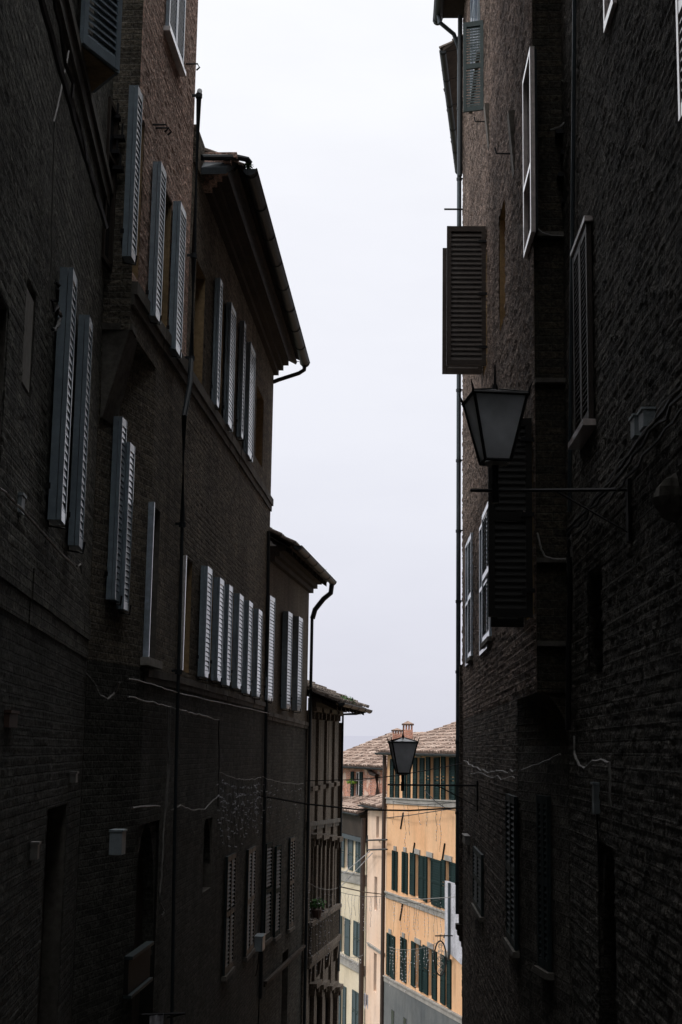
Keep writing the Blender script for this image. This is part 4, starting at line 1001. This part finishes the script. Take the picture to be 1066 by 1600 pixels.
# ============================================================ STREET LAMPS
def lamp(c,w,wallpt,arm_from,label,hang=.05):
    """c = centre of the bottom ring, w = width of the top square; arm to wallpt"""
    t=thing('street_lamp',label,'street lamp','four sided lanterns on wall arms'); s=w/2; sb=s*.46; H=w*1.17
    rot=Matrix.Rotation(math.radians(6),3,'Z')
    def q(x,y,z): return c+rot@V((x,y,z))
    cr=[(-1,-1),(1,-1),(1,1),(-1,1)]
    b=MB()
    for x,y in cr:
        b.tube([q(x*sb,y*sb,0),q(x*s*.97,y*s*.97,H)],.012*w/.47+.002,5)
        b.tube([q(x*s*.97,y*s*.97,H-.02),q(x*s*1.05,y*s*1.05,H+.05*w/.47),q(x*s*1.13,y*s*1.13,H+.10*w/.47)],.014*w/.47,5,r2=.003)
    for i in range(4):
        a,b2=cr[i],cr[(i+1)%4]
        b.tube([q(a[0]*s,a[1]*s,H),q(b2[0]*s,b2[1]*s,H)],.016*w/.47,5); b.tube([q(a[0]*sb,a[1]*sb,0),q(b2[0]*sb,b2[1]*sb,0)],.014*w/.47,5)
    b.build('lantern_frame',M['iron'],t)
    b=MB()
    for i in range(4):
        a,b2=cr[i],cr[(i+1)%4]; b.face([q(a[0]*sb*.98,a[1]*sb*.98,.01),q(b2[0]*sb*.98,b2[1]*sb*.98,.01),q(b2[0]*s*.95,b2[1]*s*.95,H-.01),q(a[0]*s*.95,a[1]*s*.95,H-.01)])
    b.build('glass',M['lampglass'],t)
    b=MB(); b.tube([q(0,0,.02),q(0,0,H*.3)],.02*w/.47,8); b.tube([q(0,0,H*.3),q(0,0,H*.42),q(0,0,H*.55)],.04*w/.47,8,r2=.025*w/.47); b.build('bulb',M['sheet'],t)
    b=MB(); cg_=MB(); ap=H+w*.17
    for i in range(4):
        a,b2=cr[i],cr[(i+1)%4]; cg_.face([q(a[0]*s*1.0,a[1]*s*1.0,H+.01),q(b2[0]*s*1.0,b2[1]*s*1.0,H+.01),q(b2[0]*.03,b2[1]*.03,ap),q(a[0]*.03,a[1]*.03,ap)]); b.tube([q(a[0]*s*1.03,a[1]*s*1.03,H+.01),q(a[0]*.03,a[1]*.03,ap)],.009*w/.47+.002,5)
    b.tube([q(0,0,ap-.01),q(0,0,ap+.05*w/.47)],.03*w/.47,8,r2=.02*w/.47); b.tube([q(0,0,ap+.04),q(0,0,ap+.22*w/.47)],.012,6,r2=.006)
    b.build('cap',M['iron'],t); cg_.build('cap_glass',M['lampglass'],t)
    b=MB(); b.tube([q(0,0,-.005),q(0,0,-.03)],sb*.9,10,r2=sb*.75); b.build('bottom_ring',M['greyS'],t)
    az=arm_from.z; b=MB(); b.tube([q(0,0,-.03),V((q(0,0,0).x,q(0,0,0).y,az+.03))],.03*w/.47,8,r2=.02); 
    b.tube([V((q(0,0,0).x,q(0,0,0).y,az+.05)),V((q(0,0,0).x,q(0,0,0).y,az-.10))],.032*w/.47,8); b.build('stem',M['iron'],t)
    b=MB(); b.tube([arm_from,V((c.x,c.y,az)),wallpt],.016,6); b.tube([wallpt+V((0,0,-.0)),wallpt+V((0.0,0,-.35)),V((c.x,c.y,az)).lerp(wallpt,.45)],.012,6)
    b.build('arm',M['iron'],t); b=MB(); b.obox(wallpt+V((-.02,-.05,-.42)),V((.03,0,0)),V((0,.1,0)),k*.5); b.build('wall_plate',M['iron'],t)
d1=11.3; cb=atd(774,722,d1); wp=WR1.hit(983,765,.02); lamp(cb,88/2222*d1,V((wp.x,wp.y,wp.z)),atd(735,766,d1),'large near wall lantern with four frosted panes in front of dark shutter')
d2=24.0; cb=atd(629.5,1208,d2); az=atd(606,1226,d2).z; uu=WR2.u(745,1226); wp=WR2.P(WR2.u(748,1226),az,.02); wp.z=az
lamp(cb,40/2222*d2,wp,atd(606,1226,d2),'small far wall lantern hanging over the alley before the chimneys')

# ============================================================ BOXES
def boxthing(W,xa,xb,yt,yb,th,matn,label,lid=True,name='junction_box'):
    a,c,p,q=W.rect(xa,xb,yt,yb,th); c=max(c,a+.08); t=thing(name,label,'box'); b=MB(); b.obox(W.P(a,p,.004),W.t*(c-a),W.n*th,k*(q-p)); b.build('casing',M[matn],t)
    b=MB(); b.obox(W.P(a-.01,q-.0+.001,0),W.t*(c-a+.02),W.n*(th+.015),k*.02); b.build('lid',M[matn],t)
    if q-p<.25: return
    b=MB(); b.tube([W.P((a+c)/2,p,th*.5),W.P((a+c)/2,p-.25,th*.4),W.P((a+c)/2,p-.5,.02)],.01,5); b.build('conduit',M['cableD'],t)
boxthing(WM,190,196,1300,1336,.13,'box','pale blue meter box beside the pointed arch doorway at lower left')
boxthing(WN,14,27,1114,1136,.04,'boxR','small terracotta coloured box low on the left edge wall')
boxthing(WN,33,38,774,800,.03,'box','small conduit cover by the diagonal cable on the left edge')
boxthing(WN,118,121,1209,1223,.06,'cableL','tiny grey junction box above the doorways at lower left')
boxthing(WM,410,414,1465,1487,.16,'box','small grey box low on the wall beside dark green shutters')
boxthing(WN,58,61,1320,1343,.06,'cableL','narrow grey intercom box beside the tall dark doorway')
boxthing(WR1,1006,999,640,666,.10,'box','grey floodlight box on the right wall above the cable bundle')
boxthing(WR1,992,986,650,680,.07,'box','second smaller grey box on its lower left, touching the floodlight box')
boxthing(WR1,929,926,1226,1272,.06,'box','grey electric meter box on the lower right wall')
boxthing(WR2,727,723,1308,1320,.10,'cableL','tiny pale box near the street corner on the right')
# enamel panel sign and small parked vehicle roof hint
p=thing('shop_sign','dark glazed shop panel with two pale rails at the bottom left','sign')
W_=WM; a,c,p_,q_=W_.rect(205,238,1500,1555,.1); b=MB(); b.obox(W_.P(a,p_,.02),W_.t*(c-a),W_.n*.05,k*(q_-p_)); b.build('panel',M['black'],p)
b=MB(); b.obox(W_.P(a,p_-.04,.02),W_.t*(c-a),W_.n*.09,k*.035); b.obox(W_.P(a,q_,.02),W_.t*(c-a),W_.n*.09,k*.035); b.build('rail',M['dim'],p)
p=thing('banner','pale blue cloth banner tip hanging at the bottom left edge of view','banner')
pc=WM.hit(243,1592,.5); b=MB()
for i in range(8):
    x0=-.06+.018*i; x1=x0+.018; y0=.02*math.sin(i*1.3); y1=.02*math.sin((i+1)*1.3)
    b.face([pc+V((x0,y0,-.7)),pc+V((x1,y1,-.7)),pc+V((x1,y1,.03+.004*i)),pc+V((x0,y0,.03+.004*(i-1)))])
b.build('cloth',M['sheet'],p); b=MB(); b.tube([pc+V((-.14,0,.04)),pc+V((.3,0,.06))],.012,5); b.tube([pc+V((.3,0,.06)),WM.hit(262,1590,0)],.012,5); b.build('rod',M['iron'],p)
# laundry
p=thing('laundry','white cloth hanging from brown drainpipe far down the street','cloth')
c=atd(572,1553,69); b=MB()
for i in range(6):
    x0=-.1+.035*i; b.face([c+V((x0,.05*math.sin(i*2),.05*math.sin(i)-.0)),c+V((x0+.035,.05*math.sin(i*2+2),.05*math.sin(i+1))),c+V((x0+.035,.05*math.sin(i*2+2),-.6-.12*math.sin(i*1.7))),c+V((x0,.05*math.sin(i*2),-.6-.12*math.sin(i*1.7-1.7)))])
b.build('cloth',M['sheet'],p)

# ============================================================ CABLES
def wc(W,pts,off=.04,r=.012,m_='cableL',label='',jit=.006,sag=0,grp=None):
    return wire('cable',label,'cable',W.path(pts,off),r*.75,m_,sag,grp,jit,sub=5)
wc(WN,[(0,762),(20,782),(35,796),(80,848),(121,890)],.10,.012,'cableL','light cable sloping along the band at the far left')
wc(WC,[(133,890),(136,960),(135,1010),(134,1050)],.06,.012,'cableL','pale conduit dropping beside the left corner')
wc(WN,[(121,885),(126,882),(129,896)],.10,.014,'cableL','small hooked cable end at left corner above the conduit')
wire('cable','white loop of slack cable at the left corner below the jetty','cable',[WC.hit(134,1052,.08),WC.hit(148,1068,.08),WC.hit(156,1086,.1),WC.hit(168,1093,.1),WC.hit(180,1082,.1),WM.hit(187,1066,.08)],.012,'cableL',0,None,.004)
wc(WM,[(200,1060),(235,1068),(275,1082),(340,1097),(410,1112),(474,1128)],.08,.011,'cableL','long pale cable running under the row of six shutter leaves')
wc(WM,[(200,1090),(240,1098),(262,1104),(290,1110),(310,1117),(342,1125)],.07,.012,'cableL','shorter frayed pale cable on the wall below the long one',jit=.015)
wc(WM,[(262,1104),(263,1180),(259,1260),(254,1340),(250,1410),(257,1425),(253,1431)],.06,.014,'cableL','vertical grey cable hanging down beside pointed arch')
wc(WM,[(266,1104),(265,1190),(261,1262)],.09,.008,'cableL','thin second vertical cable beside the hanging grey one')
wc(WM,[(268,1266),(282,1258),(300,1266),(320,1264),(342,1242)],.07,.012,'cableL','drooping pale cable swag between the arches')
wc(WM,[(342,1125),(342,1200),(341,1260)],.05,.012,'cableD','dark cable dropping from end of frayed cable')
wc(WM,[(209,1262),(250,1260)],.05,.014,'cableL','pale strip cable above the pointed arch',jit=.012)
wc(WN,[(50,-60),(95,110),(120,200),(166,355)],.22,.03,'cableD','thick black cable bundle sloping under upper left cornice')
wc(WN,[(75,-60),(105,100),(130,220),(150,300)],.24,.018,'cableD','thinner black cable beside the thick upper left bundle',jit=.02)
wc(WN,[(88,440),(86,480),(95,498),(83,515)],.12,.02,'cableD','tangled black cable coil by tall blue shutter',jit=.03)
wc(WN,[(108,80),(85,190),(80,400),(78,480)],.06,.01,'cableL','thin pale wire dropping down the upper left wall',jit=.004)
# right bundle
for i,(dy,r,mm,lab) in enumerate(((0,.022,'cableD','thick black cable, topmost of the bundle on the right wall'),(14,.018,'cableD','black cable second in the bundle on the right wall'),(36,.014,'cableD','lowest thin black cable of the bundle on the right wall'),(-6,.008,'cableL','thin grey wire lying on top of the black bundle'))):
    wc(WR1,[(1075,592+dy),(1020,662+dy),(960,742+dy*.8),(915,800+dy*.6),(888,826+dy*.5)],.08+.02*i,r,mm,lab,jit=.02 if i else .01)
wc(WR1,[(889,826),(890,900),(889,1000),(888,1140)],.08,.04,'cableD','heavy black conduit running down the right corner')
wc(WR1,[(893,836),(893,870)],.13,.018,'cableL','short pale sleeve at the top of the right corner conduit')
wc(WR1,[(897,1150),(898,1178),(905,1196),(915,1200),(925,1190),(940,1187),(952,1192),(954,1260)],.07,.016,'cableL','pale cable curling under right corner conduit')
wire('cable','pale looping wire across the pier on the right, level with the lantern arm','cable',[atd(840,833,14.9),atd(846,858,14.85),atd(852,870,14.85),atd(866,874,14.9),atd(884,874,14.9)],.010,'cableL',0,None,.003)
wire('cable','slack wire swinging from the pier below the pinkish window','cable',[atd(838,355,14.9),atd(848,364,14.85),atd(862,368,14.85),atd(884,369,14.9)],.008,'cableL')
wire('cable','frayed wire end sticking out of the upper right pier','cable',[atd(894,170,14.8),atd(889,185,14.75),atd(875,198,14.75),atd(861,203,14.85)],.012,'cableL')
wc(WR1,[(898,-40),(896,200),(893,500),(890,800)],.05,.03,'pipe','slim grey conduit rising up the upper right corner',jit=0)
wc(WR2,[(726,1190),(745,1200),(765,1206),(785,1206),(806,1203)],.12,.014,'cableL','pale rope like cable slung along the right wall toward street corner',sag=.0,jit=.02)
wc(WR2b,[(815,1203),(850,1192),(876,1178)],.08,.014,'cableL','short pale rope end tied under the right corbel',jit=.01)
wc(WR2,[(735,1206),(770,1215),(805,1216)],.14,.010,'cableL','second dimmer slung cable just below the rope like one',jit=.03)
# wires over the street
wire('overhead_cable','thick black cable spanning the alley in front of the orange house','cable',[WM.hit(405,1243,.1),atd(478,1256,27.5),atd(560,1265,27),atd(640,1266.5,26.5),WR2.hit(722,1262,.05)],.016,'cableD',0)
wire('overhead_cable','thin cable crossing the alley through the small lantern','cable',[WL4.hit(478,1220,.1),atd(560,1218,32),atd(620,1212,31),WR2.hit(722,1193,.05)],.010,'cableD',0)
wire('overhead_cable','thin drooping cable between stone house and pink house','cable',[WL5.hit(529,1385,.1),atd(570,1394,60),WPk.hit(604,1398,.1)],.02,'cableD',0)
wire('overhead_cable','slack wire below the thick black cable before the orange wall','cable',[WPk.hit(604,1278,.1),WO.hit(640,1274,.3),WO.hit(716,1262,.3)],.018,'cableD',0)
wire('overhead_cable','curved loose wire below top shutters of orange house','cable',[WO.hit(664,1235,.3),WO.hit(680,1252,.3),WO.hit(700,1265,.3),WO.hit(714,1266,.3)],.018,'cableD',.0)
wire('overhead_cable','pair end white cord slanting from the cream house to the pink house','cable',[WCr.hit(531,1387,.3),WPk.hit(582,1333,.3)],.02,'sheet',0)
wire('overhead_cable','upper white cord slanting to the iron rail of pink house','cable',[WCr.hit(533,1368,.3),WPk.hit(578,1330,.3)],.02,'sheet',0)
wire('overhead_cable','pale string crossing the orange house above the second row windows','cable',[WO.hit(608,1400,.5),WO.hit(660,1405,.5),WO.hit(716,1401,.5)],.014,'cableL',0)

# icicle light curtains
def icicles(label,p0,p1,n,drop,r,mb,sag=.1,step=.06,seed=0,wirem='cableL'):
    rnd=random.Random(seed); t=thing('string_lights',label,'string lights','icicle string lights'); b=MB(); bu=MB(); top=[]
    for i in range(25):
        f=i/24; top.append(p0.lerp(p1,f)+V((0,0,-sag*4*f*(1-f)+rnd.uniform(-.01,.01))))
    b.tube(top,r,4)
    for i in range(n):
        f=(i+rnd.random()*.6)/n; q=p0.lerp(p1,f)+V((0,0,-sag*4*f*(1-f))); L=drop*rnd.uniform(.3,1); pts=[q]; m_=max(2,int(L/.12))
        for j in range(m_):
            q=q+V((rnd.uniform(-.03,.03),rnd.uniform(-.03,.03),-L/m_)); pts.append(q)
            if rnd.random()<.75: 
                e=q+V((rnd.uniform(-.04,.04),rnd.uniform(-.06,.06),rnd.uniform(-.02,.02))); bu.tube([q,e],mb,4)
        b.tube(pts,r*.6,3,0,False)
    b.build('wire',M[wirem],t); bu.build('bulbs',M['sheet'],t)
icicles('dense tangled curtain of fairy lights on the dark wall left of the stone house',WM.hit(343,1206,.25),WL4.hit(408,1214,.25),44,1.1,.006,.009,.08,seed=1)
icicles('sparser fairy light strand continuing toward the stone house',WL4.hit(410,1214,.3),WL4.hit(474,1224,.3),14,1.0,.006,.008,.05,seed=2)
icicles('fairy lights draped over the stone town house windows',WL5.hit(481,1378,.5),WL5.hit(528,1387,.5),10,2.2,.008,.009,.1,seed=3)
icicles('fairy light strands hanging in front of cream house',WCr.hit(533,1394,.6),WPk.hit(600,1400,.6),12,1.6,.012,.012,.1,seed=4,wirem='cableD')
icicles('fairy light strands hanging before the middle of the orange wall',WO.hit(614,1406,.6),WO.hit(694,1404,.6),14,2.2,.010,.012,.15,seed=5,wirem='cableD')
icicles('fairy light strands over the lowest shutters of the orange house',WO.hit(608,1480,.5),WO.hit(690,1470,.5),18,1.8,.010,.016,.2,seed=6)
icicles('dark unlit fairy light strands dangling under the top windows of orange house',WO.hit(614,1252,.5),WO.hit(705,1254,.5),7,1.9,.014,.012,.1,seed=7,wirem='cableD')
icicles('faint fairy light strands in front of the red brick wall',WB.hit(533,1218,.8),WB.hit(585,1216,.8),6,2.0,.014,.012,.1,seed=8,wirem='cableD')
icicles('fairy lights looped across foot of the cream house',WCr.hit(531,1486,.6),WCr.hit(568,1492,.6),14,.6,.012,.016,.2,seed=9)

# ============================================================ LIGHT
w=bpy.data.worlds.new('World'); S.world=w; w.use_nodes=True; nt=w.node_tree; bg=nt.nodes['Background']; L=nt.links.new
SUN_EL,SUN_AZ=48,-112      # azimuth from +Y clockwise
sky=N(nt,'ShaderNodeTexSky'); sky.sky_type='NISHITA'; sky.sun_disc=False; sky.sun_elevation=math.radians(SUN_EL); sky.sun_rotation=math.radians(SUN_AZ)
tc=N(nt,'ShaderNodeTexCoord'); sx=N(nt,'ShaderNodeSeparateXYZ'); L(tc.outputs['Generated'],sx.inputs[0])
cl=ramp(nt,[(0.,(.69,.695,.78)),(.08,(.755,.76,.84)),(.2,(.82,.83,.90)),(.35,(.89,.90,.955)),(.5,(.96,.97,1.0)),(1.,(1.,1.,1.))],sx.outputs[2])
mp=N(nt,'ShaderNodeMapping'); mp.inputs['Scale'].default_value=(1,1,3); L(tc.outputs['Generated'],mp.inputs[0])
nz=N(nt,'ShaderNodeTexNoise',Scale=2.2,Detail=6.0,Roughness=.55); L(mp.outputs[0],nz.inputs[0])
cl=mixc(nt,'MULTIPLY',.5,cl,ramp(nt,[(.35,(.86,.86,.885)),(.6,(1.,1.,1.))],nz.outputs[0]))
# overcast zenith is brighter than the horizon
zen=N(nt,'ShaderNodeMapRange'); zen.inputs[1].default_value=.5; zen.inputs[2].default_value=1.; zen.inputs[3].default_value=1.; zen.inputs[4].default_value=2.8; L(sx.outputs[2],zen.inputs[0])
vm=N(nt,'ShaderNodeVectorMath',operation='SCALE'); L(cl,vm.inputs[0]); L(zen.outputs[0],vm.inputs[3])
vs=N(nt,'ShaderNodeVectorMath',operation='SCALE'); L(vm.outputs[0],vs.inputs[0]); vs.inputs[3].default_value=10.75
mx=mixc(nt,'MIX',.04,vs.outputs[0],(0,0,0)); 
ml=nt.nodes[-1] 
L(sky.outputs[0],mx.node.inputs[7]); L(mx,bg.inputs[0]); bg.inputs[1].default_value=.1
sd=bpy.data.lights.new('sun','SUN'); sd.energy=1.5; sd.angle=math.radians(14); sd.color=(1,.95,.9); so=bpy.data.objects.new('sun',sd); COL.objects.link(so)
az=math.radians(SUN_AZ); el=math.radians(SUN_EL); dirv=V((math.sin(az)*math.cos(el),math.cos(az)*math.cos(el),math.sin(el)))
so.rotation_euler=dirv.to_track_quat('Z','Y').to_euler()
S.view_settings.view_transform='Standard'; S.view_settings.look='None'; S.view_settings.exposure=0
S.cycles.max_bounces=8; S.cycles.diffuse_bounces=2
